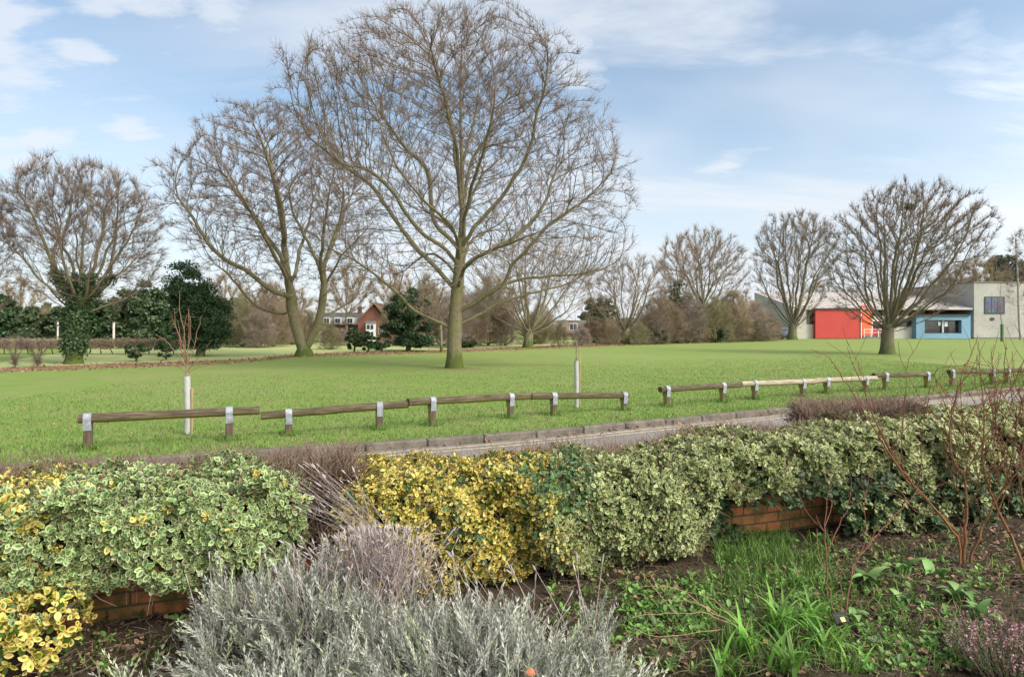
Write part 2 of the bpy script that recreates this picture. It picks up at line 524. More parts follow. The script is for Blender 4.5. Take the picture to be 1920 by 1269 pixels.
def tree_mesh(root, trunk, limbs, env, D, natt, bias, R0, bk, twigs, twig_len=.45, up=.12, inertia=.55, rtip=.006, wob=.5, kill=1.9, trim=1.0, tipw=1.6, rt=.35, relw=.9):
    """trunk: polyline; limbs: polylines (their first point is joined to the nearest node)"""
    pos = list(smooth_line(trunk, D))
    par = [k - 1 for k in range(len(pos))]
    for L in limbs:
        Q = smooth_line(L, D)
        Q = Q[:max(4, int(len(Q) * trim * rng.uniform(.85, 1.1)))]
        if len(Q) > 4:        # limbs wander a little and kink where a side limb was lost
            kk = np.cumsum(rng.normal(0, D * .11 * wob, (len(Q) - 1, 3)), 0)
            Q[1:] += kk - np.linspace(0, 1, len(Q) - 1)[:, None] * kk[-1] * .6 + rng.normal(0, D * .08 * wob, (len(Q) - 1, 3))
        base = int(np.argmin(np.linalg.norm(np.array(pos) - Q[0], axis=1)))
        for q in Q[1:]:
            pos.append(q)
            par.append(base)
            base = len(pos) - 1
    A = env.sample(natt, bias)
    cen = np.array([0, 0, env.z[0] + .12 * (env.z[-1] - env.z[0])])
    P, par = colonize(pos, par, A, D, D * 14, D * kill, 120, inertia, up, cen, rt)
    n = len(P)
    kids = [[] for _ in range(n)]
    for i in range(n):
        if par[i] >= 0: kids[par[i]].append(i)
    # soften the growth
    Q = P.copy()
    for i in range(1, n):
        if kids[i] and par[i] >= 0:
            Q[i] = .5 * P[i] + .25 * P[par[i]] + .25 * P[kids[i][0]]
    P = Q
    ntip = sum(1 for k in kids if not k)
    e = max(1.6, math.log(max(ntip, 3)) / math.log(R0 / rtip))
    acc = np.zeros(n)
    for i in range(n - 1, -1, -1):
        if not kids[i]: acc[i] = rtip ** e
        if par[i] >= 0: acc[par[i]] += acc[i]
    rad = acc ** (1 / e)
    zz = P[:, 2]
    first = len(smooth_line(trunk, D))
    fl = np.zeros(n)
    fl[:first] = .45 * np.exp(-np.maximum(zz[:first], 0) / .35)
    rad = rad * (1 + fl)
    # chains
    chains, rr = [], []
    todo = [(0, None)]
    while todo:
        s0, p = todo.pop()
        ch = [] if p is None else [p]
        cr = [] if p is None else [min(rad[p], rad[s0] * 1.25)]
        i = s0
        while True:
            ch.append(i)
            cr.append(rad[i])
            if not kids[i]: break
            ks = sorted(kids[i], key=lambda k: -rad[k])
            todo += [(k, i) for k in ks[1:]]
            i = ks[0]
        if len(ch) > 1:
            c = P[ch]
            cr[-1] *= .6
            chains.append(c)
            rr.append(np.array(cr))
    parts = {'trunk': [], 'crown': []}
    groups = {}
    for c, r in zip(chains, rr):
        m = r.max()
        ns = 12 if m > .18 else 8 if m > .06 else 5 if m > .02 else 3
        groups.setdefault(('trunk' if m > R0 * .22 else 'crown', ns), []).append((c, r))
    # twigs on thin wood
    thin = np.nonzero((rad < max(.016, rtip * 2.4)) & (par >= 0))[0]
    if len(thin) and twigs:
        w = np.where([not kids[i] for i in thin], tipw, 1.0)
        rel = np.linalg.norm(P[thin] - cen, axis=1)
        w = w * np.clip(rel / np.percentile(rel, 96), .12, 1) ** relw
        idx = rng.choice(thin, twigs, p=w / w.sum())
        d0 = nrm(P[idx] - P[par[idx]])
        dr = nrm(d0 * .8 + nrm(P[idx] - cen) * .45 + rand_dirs(twigs) * .75 + np.array([0, 0, .15]))
        L = twig_len * rng.uniform(.4, 1.25, twigs)
        p0 = P[idx]
        T = [p0]
        cur, dd = p0, dr
        for k in range(3):
            dd = nrm(dd + rand_dirs(twigs) * .28 + np.array([0, 0, .10]))
            cur = cur + dd * (L / 3)[:, None]
            T.append(cur)
        T = np.stack(T, 1)
        tr = np.array([1, .9, .75, .45]) * rtip * .68
        tw = [(T[k], tr) for k in range(twigs)]
        # side spurs
        ns_ = twigs // 2
        j = rng.integers(0, twigs, ns_)
        s0 = T[j, 1]
        sd = nrm(T[j, 2] - T[j, 1] + rand_dirs(ns_) * .9)
        S = np.stack([s0, s0 + sd * (L[j] * .25)[:, None], s0 + nrm(sd + rand_dirs(ns_) * .4) * (L[j] * .5)[:, None]], 1)
        tw += [(S[k], np.array([.8, .7, .4]) * rtip * .68) for k in range(ns_)]
        groups.setdefault(('crown', 3), []).extend(tw)
    for part in ('trunk', 'crown'):
        VV, FF, AA, b = [], [], [], 0
        for (pt, ns), lst in groups.items():
            if pt != part: continue
            V, f = tubes([x[0] for x in lst], [x[1] for x in lst], ns)
            VV.append(V)
            FF.append(f + b)
            AA.append(np.repeat(np.concatenate([x[1] for x in lst]), ns))
            b += len(V)
        if VV:
            mk(part, np.concatenate(VV), [np.concatenate(FF)], bk, root, smooth=True, attrs={'rad': np.concatenate(AA)})
    return P, par, rad


def px_env(base, sil, deep=.85):
    bx, by = base
    s = CH / (by - H0)
    ca = math.cos(math.atan((bx - 960) / F))        # crowns are laid out square to the line of sight
    return Env([((by - y) * s * .97, (l - bx) * s * ca, (r - bx) * s * ca) for y, l, r in sil], deep), s


def px_line(base, s, pts, dep0=0.0, dep1=0.0):
    bx, by = base
    n = len(pts)
    out = []
    for k, p in enumerate(pts):
        u = k / max(n - 1, 1)
        out.append(((p[0] - bx) * s * math.cos(math.atan((bx - 960) / F)), dep0 + (dep1 - dep0) * u, (by - p[1]) * s))
    return np.array(out)


def auto_limbs(env, trunk_top, n, z_lo, steep=.35, wide=.55, reach=.92, low=.1):
    out = []
    zb, zt = env.z[0], env.z[-1]
    for k in range(n):
        q = low + (1 - low) * ((k + .5) / n) ** .8
        z = zb + (zt - zb) * min(q, .97)
        c, h = env.at(z)
        a = k * 2.39996 + rng.uniform(-.3, .3)
        f = reach * (1.0 if q < .6 else rng.uniform(.35, 1.0))
        tgt = np.array([c + h * f * math.cos(a), h * env.deep * f * math.sin(a), z])
        p0 = np.array(trunk_top) * 1.0
        p0[2] = z_lo + (trunk_top[2] - z_lo) * min(1, q * 1.3)
        p0[:2] *= p0[2] / trunk_top[2]
        m = p0 + (tgt - p0) * np.array([wide, wide, steep])
        u = np.linspace(0, 1, 6)[:, None]
        out.append((1 - u) ** 2 * p0 + 2 * u * (1 - u) * m + u * u * tgt)
    return out


def ivy_on(root, P, rad, par, sel, n, spread, size, name='ivy', zmid=2.6):
    idx = np.nonzero(sel)[0]
    w = np.minimum(rad[idx], .12) + np.where(P[idx, 2] < zmid, .22, .0)
    j = rng.choice(idx, n, p=w / w.sum())
    out = rand_dirs(n)
    out[:, 2] *= .4
    out = nrm(out)
    pos = P[j] + out * (rad[j] + np.abs(rng.normal(0, spread, n)))[:, None] + rng.normal(0, .1, (n, 3))
    tn = nrm(rand_dirs(n) * .8 + np.array([0, 0, -.7]) + out * .3)
    V, f, A = bake(IVY_V, IVY_F, pos, frame(tn, nrm(out + rand_dirs(n) * .5)), size * rng.uniform(.6, 1.3, n), IVY_E)
    return mk(name, V, [f], IVY, root, attrs={'leaf': A})


def add_tree(name, label, base, sil, trunk_px, limbs=(), auto=0, D=.3, natt=1500, bias=2.4, R0=.25, bk=None, twigs=3000, group=None,
             deep=.85, twig_len=.5, ivy=None, steep=.35, wide=.55, low=.1, up=.12, rtip=.007, z_lo_px=None, wob=1.0, inertia=.45, kill=1.7, trim=.66, tipw=1.4, rt=.35, relw=.9):
    loc = gp(*base)
    env, s = px_env(base, sil, deep)
    root = thing(name, loc, label, 'tree', group, rz=-math.atan2(loc[0], loc[1]))
    tr = px_line(base, s, trunk_px)
    L = [px_line(base, s, l[0], 0, l[1]) for l in limbs]
    if auto:
        zl = tr[-1][2] * .75 if z_lo_px is None else (base[1] - z_lo_px) * s
        L += auto_limbs(env, tr[-1], auto, zl, steep, wide, low=low)
    P, par, rad = tree_mesh(root, tr, L, env, D, natt, bias, R0, bk or BARK_FAR, twigs, twig_len, up=up, rtip=rtip, wob=wob, inertia=inertia, kill=kill, trim=trim, tipw=tipw, rt=rt, relw=relw)
    if ivy:
        zmax, n, spread, size, rmin = ivy
        ivy_on(root, P, rad, par, (P[:, 2] < zmax) & (P[:, 2] > .5) & (rad > rmin), n, spread, size)
    return root
# ------------------------------------------------------------------ ground, road, kerb, lawn
KX = np.array([-90, -30, -5.8, -3.97, -1.6, -.46, .84, 1.79, 5.74, 9.65, 13.6, 30, 90])
KY = np.array([-30, -3.0, 7.2, 7.95, 8.8, 9.3, 9.95, 10.5, 12.7, 14.75, 16.9, 25.8, 58.0])
STRIP = [gp(-300, 712), gp(0, 697), gp(420, 681), gp(560, 669), gp(840, 660), gp(1170, 647), gp(1318, 642), gp(1400, 639), gp(1455, 637)]


def kerb_y(x):
    return np.interp(x, KX, KY)


def grid(name, m, X, Yf, nz=0.0, kind='structure', rows=24, z=0.0):
    """sheet over X, from Yf(x)[0] to Yf(x)[1], rows denser near the first edge"""
    u = np.linspace(0, 1, rows) ** 2
    V = []
    for x in X:
        a, b = Yf(x)
        for q in u:
            V.append((x, a + (b - a) * q, z))
    n = rows
    f = [[i * n + j, (i + 1) * n + j, (i + 1) * n + j + 1, i * n + j + 1] for i in range(len(X) - 1) for j in range(n - 1)]
    return tag(mk(name, V, [np.array(f)], m), kind=kind)


def lawn_material():
    m, t, b = new_mat('lawn_grass')
    tc = nd(t, 'ShaderNodeTexCoord').outputs['Object']
    big = noise(t, .16, 4, .6, tc)
    mid = noise(t, 1.3, 5, .65, tc)
    fine = noise(t, 22.0, 4, .7, tc)
    c = ramp(t, big, [(.3, (.13, .195, .04)), (.5, (.15, .21, .047)), (.7, (.19, .21, .075))])
    c = mixc(t, ramp(t, mid, [(.42, 0.0), (.7, .75)]), c, (.22, .195, .085))
    c = mixc(t, ramp(t, mid, [(.25, .55), (.42, 0.0)]), c, (.10, .185, .02))
    c = mixc(t, .6, c, ramp(t, fine, [(.3, (.35, .35, .35)), (.7, (1.0, 1.0, 1.0))]), 'MULTIPLY')
    c = mixc(t, 1.0, c, (1.25, 1.3, 1.3), 'MULTIPLY')
    t.links.new(c, b.inputs['Base Color'])
    b.inputs['Roughness'].default_value = .9
    b.inputs['Specular IOR Level'].default_value = .1
    bump(t, b, fine, .8, .03)
    return m


def ground_materials():
    g = {}
    g['lawn'] = lawn_material()
    g['earth'] = plain('field_earth', (.16, .19, .06), .95, .35, .3, c2=(.26, .26, .11), spec=.1)
    g['field'] = plain('pale_field', (.28, .32, .115), .95, .5, .18, c2=(.35, .37, .16), spec=.1)
    g['litter'] = plain('leaf_litter', (.17, .09, .055), .95, 3.0, .35, bmp=.6, c2=(.28, .16, .10), spec=.1)
    m, t, b = new_mat('asphalt')
    tc = nd(t, 'ShaderNodeTexCoord').outputs['Object']
    n, n2 = noise(t, 1.1, 5, .6, tc), noise(t, 120.0, 3, .7, tc)
    c = ramp(t, n, [(.3, (.16, .14, .122)), (.7, (.24, .21, .183))])
    c = mixc(t, .5, c, ramp(t, n2, [(.3, .35), (.7, 1.0)]), 'MULTIPLY')
    t.links.new(c, b.inputs['Base Color'])
    b.inputs['Roughness'].default_value = .85
    bump(t, b, n2, .5, .01)
    g['road'] = m
    g['kerb'] = plain('kerb_concrete', (.115, .095, .077), .9, 5.0, .35, bmp=.4, c2=(.185, .16, .13), spec=.15)
    m, t, b = new_mat('road_paint')
    n = noise(t, 9.0, 6, .7)
    n2 = noise(t, 70.0, 3, .7)
    k = mth(t, 'ADD', mth(t, 'MULTIPLY', n, .6), mth(t, 'MULTIPLY', n2, .4))
    t.links.new(mixc(t, ramp(t, k, [(.42, 0.0), (.56, .85)]), (.2, .18, .16), (.55, .44, .22)), b.inputs['Base Color'])
    b.inputs['Roughness'].default_value = .8
    g['paint'] = m
    m, t, b = new_mat('garden_soil')
    n, n2 = noise(t, 9.0, 6, .7), noise(t, 45.0, 5, .7)
    c = ramp(t, n2, [(.3, (.045, .032, .023)), (.55, (.10, .07, .048)), (.75, (.17, .12, .085))])
    c = mixc(t, ramp(t, n, [(.45, 0.0), (.75, .6)]), c, (.05, .06, .022))
    t.links.new(c, b.inputs['Base Color'])
    b.inputs['Roughness'].default_value = .95
    b.inputs['Specular IOR Level'].default_value = .1
    bump(t, b, n2, 1.0, .05)
    g['soil'] = m
    return g


G = ground_materials()


def build_ground():
    mk('ground', [(-1500, -300, -.3), (1500, -300, -.3), (1500, 2500, -.3), (-1500, 2500, -.3)], [[[0, 1, 2, 3]]], G['earth'])['kind'] = 'structure'
    X = np.concatenate([np.linspace(-90, -12, 14), np.arange(-11, 20, .5), np.linspace(20, 120, 18)])
    grid('lawn', G['lawn'], X, lambda x: (kerb_y(x) + .13, 135.0), rows=30)
    tag(mk('lawn_beyond', [(-400, 135, -.002), (400, 135, -.002), (900, 700, -.002), (-900, 700, -.002)], [[[0, 1, 2, 3]]], G['earth']), kind='structure')
    grid('road', G['road'], X, lambda x: (min(4.46 + .364 * x, kerb_y(x) - .8), kerb_y(x)), z=-.09, rows=14)
    # kerb: concrete lengths with open joints, top level with the lawn
    S = smooth_line([(x, kerb_y(x), 0) for x in np.concatenate([[-40], np.linspace(-8, 16, 25), [40]])], .86)
    kb = MB()
    for a, b in zip(S[:-1], S[1:]):
        t = nrm(b - a)
        n = np.array([-t[1], t[0], 0])
        L = np.linalg.norm(b - a) - .012
        M = (np.stack([t, n, [0, 0, 1]], 1), a + np.array([0, 0, rng.normal(0, .004)]))
        kb.box(0, L, 0, .135, -.25, .012, M, bev=.018)
    tag(kb.build('kerb', G['kerb']), kind='structure')
    for name, o in (('road_line', -.24), ('road_line', -.44)):
        Q = smooth_line([(x, kerb_y(x) + o * 1.1, 0) for x in np.concatenate([[-40], np.linspace(-8, 16, 25), [40]])], .4)
        V, f = [], []
        for k, p in enumerate(Q):
            V += [(p[0], p[1], -.086), (p[0], p[1] + .075, -.086)]
            if k: f.append([2 * k - 2, 2 * k, 2 * k + 1, 2 * k - 1])
        tag(mk(name, V, [np.array(f)], G['paint']), kind='structure')
    # leaf litter strip and field behind it
    St = smooth_line(STRIP, 1.0)
    w = np.interp(np.arange(len(St)), [0, len(St)], [3.2, 6.0])
    V, f = [], []
    for k, p in enumerate(St):
        j = rng.normal(0, .18, 2)
        V += [(p[0], p[1] + j[0], .004), (p[0] - .3, p[1] + w[k] + j[1], .004)]
        if k: f.append([2 * k - 2, 2 * k, 2 * k + 1, 2 * k - 1])
    tag(mk('leaf_strip', V, [np.array(f)], G['litter']), kind='structure')
    V, f = [], []
    for k, p in enumerate(St):
        V += [(p[0] - .3, p[1] + w[k] + .4, .002), (p[0] * 1.7 - 3, 52 + p[1] * .5, .002)]
        if k: f.append([2 * k - 2, 2 * k, 2 * k + 1, 2 * k - 1])
    tag(mk('field', V, [np.array(f)], G['field']), kind='structure')
    # dead leaves of the strip, and strays on the lawn and in the gutter
    n = 9000
    k = rng.integers(0, len(St), n)
    p = St[k] + np.stack([rng.uniform(-.6, .6, n), rng.uniform(-.5, 1.05, n) * w[k], np.full(n, .02)], 1)
    n2 = 1500
    x = rng.uniform(-12, 16, n2)
    q = np.stack([x, kerb_y(x) + .3 + 14 * rng.random(n2) ** 2, np.full(n2, .03)], 1)
    n3 = 260
    x = rng.uniform(-4, 14, n3)
    g = np.stack([x, kerb_y(x) - .02 - .3 * rng.random(n3) ** 2.5, np.full(n3, -.078)], 1)
    for name, pos, sz in (('leaf_litter', p, .095), ('lawn_leaves', q, .042), ('gutter_leaves', g, .075)):
        nn = len(pos)
        nr = nrm(rand_dirs(nn) * .5 + np.array([0, 0, 1.0]))
        V, f, A = bake(LEAF_V, LEAF_F, pos, frame(rand_dirs(nn), nr), sz * rng.uniform(.6, 1.3, nn), LEAF_E)
        tag(mk(name, V, [f], DEAD, attrs={'leaf': A}), kind='stuff')
    # soil ring round the big trunk, bare streak in the turf
    for (cx, cy, rx, ry) in ((853, 691, 1.0, .75), (975, 684, 1.9, .5), (1664, 664.5, .7, .6)):
        c = gp(cx, cy)
        a = np.linspace(0, 2 * np.pi, 40, endpoint=False)
        r = 1 + rng.normal(0, .13, 40)
        V = np.stack([c[0] + rx * r * np.cos(a), c[1] + ry * r * np.sin(a), np.full(40, .005)], 1)
        tag(mk('bare_patch', V, [[list(range(40))]], BAREPATCH), kind='structure')


DEAD = leafmat('dead_leaf', (.19, .10, .05), (.30, .19, .11), .6, trans=.1, rough=.7)
BAREPATCH = plain('bare_patch_soil', (.19, .155, .075), .95, 6.0, .35, c2=(.22, .22, .075), spec=.1)
GRASS = leafmat('grass_blade', (.16, .25, .055), trans=.35, rough=.7, var=.4)
GRASS_G = leafmat('garden_grass', (.125, .22, .042), trans=.3, rough=.5, var=.5)
build_ground()


def build_grass():
    n = 170000
    x = rng.uniform(-11, 18, n)
    y = kerb_y(x) + .14 + 17 * (1 - np.sqrt(1 - rng.random(n))) ** 1.15
    keep = np.abs(x) < y * .86
    x, y = x[keep], y[keep]
    # longer along the kerb, patchy elsewhere
    d = y - kerb_y(x)
    patch = np.sin(x * 2.1 + 1.3 * np.sin(y * 1.7)) * np.sin(y * 2.6 + np.sin(x * 1.1) * 2)
    L = (.03 + .028 * rng.random(len(x))) * (1 + .9 * np.exp(-d / .18)) * (1 + .35 * patch)
    P = np.stack([x, y, np.zeros(len(x))], 1)
    up = nrm(rng.normal(0, .45, (len(x), 3)) + np.array([0, 0, 1.0]))
    V, f, A = bake(BLADE_V, BLADE_F3, P, frame(up, rand_dirs(len(x))), np.stack([np.full(len(x), .075), L, L], 1))
    tag(mk('grass', V, [f], GRASS, attrs={'leaf': A}), kind='stuff')


build_grass()

# ------------------------------------------------------------------ trees in view
add_tree('tree', 'largest bare spreading tree standing alone in the middle of the lawn', (852, 690),
         [(8, 850, 935), (35, 790, 1000), (70, 650, 1060), (120, 555, 1078), (180, 497, 1128), (230, 520, 1155), (300, 560, 1190), (360, 590, 1192), (420, 590, 1205), (480, 590, 1205),
          (520, 640, 1165), (560, 740, 1060), (585, 790, 960)],
         [(852, 690), (852, 640), (854, 590), (858, 540), (864, 470), (868, 400), (866, 330), (864, 240), (864, 150), (866, 70)],
         [([(852, 616), (815, 598), (783, 581), (763, 560), (746, 542), (720, 522), (702, 509), (670, 490), (625, 470)], -1.5),
          ([(856, 545), (830, 520), (810, 492), (780, 462), (740, 415), (696, 350), (650, 310), (619, 285), (557, 231), (497, 185)], 1.5),
          ([(862, 500), (838, 470), (805, 455), (775, 425), (745, 380), (700, 350), (640, 345)], -3.0),
          ([(864, 470), (845, 445), (815, 416), (804, 339), (788, 300), (757, 270), (711, 204), (665, 127)], 1.5),
          ([(866, 400), (858, 360), (850, 270), (827, 185), (800, 110), (795, 50)], -2.0),
          ([(867, 385), (876, 340), (888, 289), (915, 250), (927, 193), (930, 110), (955, 25)], 2.0),
          ([(866, 470), (880, 440), (935, 374), (981, 300), (1000, 230), (1012, 181), (1010, 60)], -2.2),
          ([(862, 530), (872, 492), (908, 472), (970, 440), (1017, 400), (1050, 320), (1081, 239), (1112, 185)], 2.2),
          ([(856, 588), (880, 572), (911, 553), (942, 531), (955, 494), (983, 472), (1020, 425), (1090, 380), (1150, 310), (1178, 260)], -2.5),
          ([(935, 536), (960, 524), (1008, 519), (1080, 517), (1130, 503), (1175, 480), (1205, 438)], -1.0),
          ([(853, 612), (870, 604), (892, 590), (933, 572), (986, 553), (1049, 540), (1092, 522), (1150, 485)], 2.0),
          ([(860, 545), (850, 500), (800, 470), (735, 500), (690, 480)], 4.5), ([(862, 500), (880, 440), (930, 400), (990, 360)], 5.5),
          ([(862, 480), (850, 420), (800, 370), (760, 340)], 5.5), ([(864, 440), (872, 380), (900, 300), (930, 230)], 4.5),
          ([(860, 540), (875, 500), (950, 470), (1030, 450)], -5.5), ([(862, 490), (850, 440), (790, 400), (740, 330)], -5.5),
          ([(864, 450), (874, 380), (905, 290), (940, 200)], -5.0), ([(866, 380), (858, 300), (835, 220), (815, 150)], -4.5), ([(866, 340), (872, 260), (890, 180), (905, 60)], 3.0)],
         D=.21, natt=13500, bias=2.3, R0=.27, bk=BARK_MAIN, twigs=34000, twig_len=.40, rtip=.0074, trim=.9, up=.3, inertia=.9, relw=1.6)

add_tree('tree', 'bare tree forking low into two mossy stems, left of the largest tree', (570, 668),
         [(205, 440, 560), (230, 390, 640), (280, 350, 690), (330, 305, 705), (380, 302, 722), (430, 315, 740), (480, 345, 740), (530, 400, 720), (570, 470, 690)],
         [(570, 668), (570, 663), (570, 657)],
         [([(569, 660), (562, 635), (555, 600), (548, 540), (540, 470), (530, 400), (512, 310), (500, 220)], 1.0),
          ([(571, 660), (580, 635), (592, 608), (600, 575), (605, 530), (611, 480), (640, 400), (655, 320)], -1.0),
          ([(600, 592), (640, 580), (672, 560), (690, 520), (702, 470)], 1.5),
          ([(549, 556), (509, 549), (477, 520), (432, 496), (399, 463), (362, 401), (321, 356)], -1.5),
          ([(552, 585), (520, 588), (485, 578), (444, 536), (410, 500), (350, 470)], 2.5),
          ([(535, 460), (526, 377), (500, 300), (470, 230)], -3.0), ([(606, 520), (596, 490), (567, 426), (545, 370), (540, 280)], 3.0),
          ([(611, 487), (636, 426), (665, 352), (680, 290)], 2.0), ([(545, 520), (500, 440), (450, 370), (400, 300), (380, 250)], 2.0),
          ([(605, 540), (640, 480), (690, 430), (720, 390)], -3.0), ([(548, 530), (570, 450), (590, 350), (585, 260)], 4.5), ([(545, 540), (510, 470), (470, 400), (430, 340)], -5.0),
          ([(604, 550), (600, 470), (615, 380), (620, 270)], -5.0)],
         D=.24, natt=8500, bias=2.2, R0=.37, bk=BARK_MAIN, twigs=24000, twig_len=.42, rtip=.0088, trim=.88, up=.25, inertia=.9)

add_tree('tree', 'many stemmed bare tree with thick ivy round its trunk, by the trimmed brown hedge', (140, 682),
         [(302, 60, 215), (325, 15, 275), (370, -15, 312), (430, -20, 325), (480, 0, 330), (530, 20, 310), (570, 60, 250)],
         [(138, 682), (140, 640), (143, 600), (146, 570)],
         [([(144, 575), (118, 530), (106, 480), (117, 420), (100, 370), (95, 310)], .5), ([(146, 570), (150, 500), (160, 430), (172, 330)], -1.0),
          ([(150, 580), (195, 515), (213, 460), (226, 385), (232, 325)], 1.0), ([(150, 575), (180, 500), (195, 430), (200, 330)], -2.0),
          ([(108, 520), (80, 450), (45, 385), (10, 350)], -1.5), ([(185, 535), (250, 495), (300, 440)], 1.0), ([(140, 590), (70, 545), (10, 530)], 1.0),
          ([(112, 460), (130, 400), (140, 320)], 1.5), ([(200, 505), (245, 440), (275, 370)], -1.5), ([(146, 570), (130, 480), (70, 400), (50, 330)], 3.0)],
         auto=10, D=.22, natt=6500, bias=1.7, R0=.27, bk=BARK_MAIN, twigs=14000, twig_len=.45, rtip=.0075, inertia=.9, trim=.85, steep=.25, wide=.5,
         up=.25, ivy=(3.9, 12000, .07, .10, .06))

add_tree('tree', 'bare tree beyond the left border, only its fine branches showing', (-75, 688),
         [(320, -180, -20), (360, -190, 25), (430, -190, 45), (500, -180, 48), (560, -150, 35), (590, -120, 10)],
         [(-75, 688), (-74, 640), (-72, 600)], auto=16, D=.24, natt=4000, R0=.25, bk=BARK_MAIN, twigs=7000)

add_tree('tree', 'broad bare tree with a short dark trunk in front of the red and blue school', (1664, 664),
         [(343, 1665, 1765), (360, 1605, 1800), (400, 1563, 1850), (440, 1538, 1868), (490, 1525, 1845), (540, 1528, 1815), (580, 1550, 1790), (602, 1600, 1735)],
         [(1664, 664), (1664, 635), (1665, 612)],
         [([(1664, 618), (1625, 596), (1585, 560), (1545, 500)], -1.0), ([(1664, 615), (1700, 590), (1735, 550), (1800, 470), (1850, 410)], 1.0), ([(1664, 615), (1625, 560), (1625, 480), (1620, 390)], 1.0),
          ([(1664, 622), (1730, 592), (1790, 580)], -1.5), ([(1664, 620), (1605, 598), (1555, 575)], 1.5)],
         auto=34, D=.25, natt=9500, bias=1.7, R0=.33, bk=BARK_GREY, twigs=14000, twig_len=.45, rtip=.0105, steep=.3, wide=.5, low=.12, z_lo_px=628, up=.22, inertia=.7, trim=.7, wob=1.4, rt=.25)

add_tree('tree', 'tall vase shaped bare tree at the left end of the red school wall', (1486, 637),
         [(402, 1440, 1540), (430, 1412, 1572), (480, 1404, 1580), (530, 1406, 1568), (575, 1430, 1545), (612, 1462, 1512)],
         [(1486, 637), (1486, 622), (1487, 608)], auto=28, D=.40, natt=5600, bias=1.7, R0=.48, bk=BARK_GREY, twigs=9000, twig_len=.8, rtip=.016, steep=.28, wide=.6, up=.4, low=.15, z_lo_px=625, inertia=.7, trim=.72, wob=1.4, rt=.25)

add_tree('tree', 'bare tree with a pale straight trunk before the dark scrub', (1318, 640),
         [(422, 1295, 1345), (450, 1252, 1385), (490, 1235, 1412), (540, 1238, 1402), (590, 1250, 1392), (612, 1280, 1352)],
         [(1318, 640), (1318, 610), (1319, 600), (1320, 570)], auto=22, D=.38, natt=4600, bias=1.7, R0=.4, bk=BARK_FAR, twigs=8000, twig_len=.7, rtip=.014, steep=.25, wide=.55, low=.05, z_lo_px=612, up=.25, inertia=.7, trim=.68, wob=1.4, rt=.25)

add_tree('tree', 'wide low bare tree with upswept limbs from a short trunk, beside a round conifer', (1172, 645),
         [(482, 1150, 1235), (510, 1108, 1258), (550, 1088, 1262), (590, 1088, 1252), (612, 1105, 1235)],
         [(1172, 645), (1172, 630), (1172, 618)],
         [([(1172, 622), (1140, 611), (1105, 600), (1085, 580)], -1.0), ([(1174, 620), (1205, 603), (1230, 575), (1245, 530)], 1.0), ([(1173, 618), (1200, 590), (1215, 540), (1218, 500)], -1.0), ([(1171, 618), (1165, 570), (1170, 500)], 1.0)],
         auto=12, D=.32, natt=2800, bias=1.7, R0=.36, bk=BARK_FAR, twigs=6000, twig_len=.6, rtip=.011, steep=.15, wide=.65, low=.2, z_lo_px=625, up=.25, inertia=.7, trim=.7, rt=.25)

add_tree('tree', 'bare fan shaped tree right behind the largest tree on the lawn', (990, 652),
         [(440, 940, 1060), (470, 890, 1110), (520, 868, 1142), (570, 880, 1115), (600, 925, 1070), (625, 960, 1020)],
         [(990, 652), (991, 635), (993, 620)], auto=18, D=.3, natt=3000, bias=1.7, R0=.32, bk=BARK_FAR, twigs=6500, twig_len=.5, rtip=.01, steep=.22, wide=.55, low=.15, z_lo_px=632, up=.25, inertia=.7, trim=.7, rt=.25)

add_tree('tree', 'thin bare tree hidden close behind the trunk of the largest tree', (828, 660),
         [(520, 800, 850), (550, 775, 875), (590, 780, 870), (620, 805, 850)],
         [(828, 660), (827, 630), (826, 600)], auto=9, D=.34, natt=400, R0=.2, bk=BARK_FAR, twigs=1200, rtip=.01)

add_tree('tree', 'ivy covered bare tree rising out of the scrub between two pale bare trees', (1272, 642),
         [(440, 1245, 1300), (490, 1225, 1320), (550, 1230, 1315), (600, 1245, 1300)],
         [(1272, 642), (1270, 600), (1268, 560)],
         [([(1270, 600), (1255, 540), (1250, 480)], 0), ([(1270, 590), (1290, 530), (1300, 470)], .5)], auto=7, D=.45, natt=600, R0=.3, bk=BARK_FAR, twigs=1800, twig_len=.8, rtip=.013, up=.3, ivy=(7.5, 3500, .3, .22, .05))

add_tree('tree', 'slim pale barked tree at the far right end of the grey block', (1912, 637),
         [(425, 1895, 1925), (480, 1882, 1945), (540, 1880, 1948), (590, 1885, 1940)],
         [(1914, 637), (1911, 600), (1909, 540), (1906, 480), (1903, 440)], auto=12, D=.5, natt=600, R0=.3, bk=BARK_BIRCH, twigs=1800, twig_len=.8, rtip=.012, steep=.4, low=.2, z_lo_px=615)


# ------------------------------------------------------------------ copies of background growth
def copy_tree(o, parent=None):
    c = o.copy()
    col.objects.link(c)
    c.parent = parent
    for ch in list(o.children):
        copy_tree(ch, c)
    return c


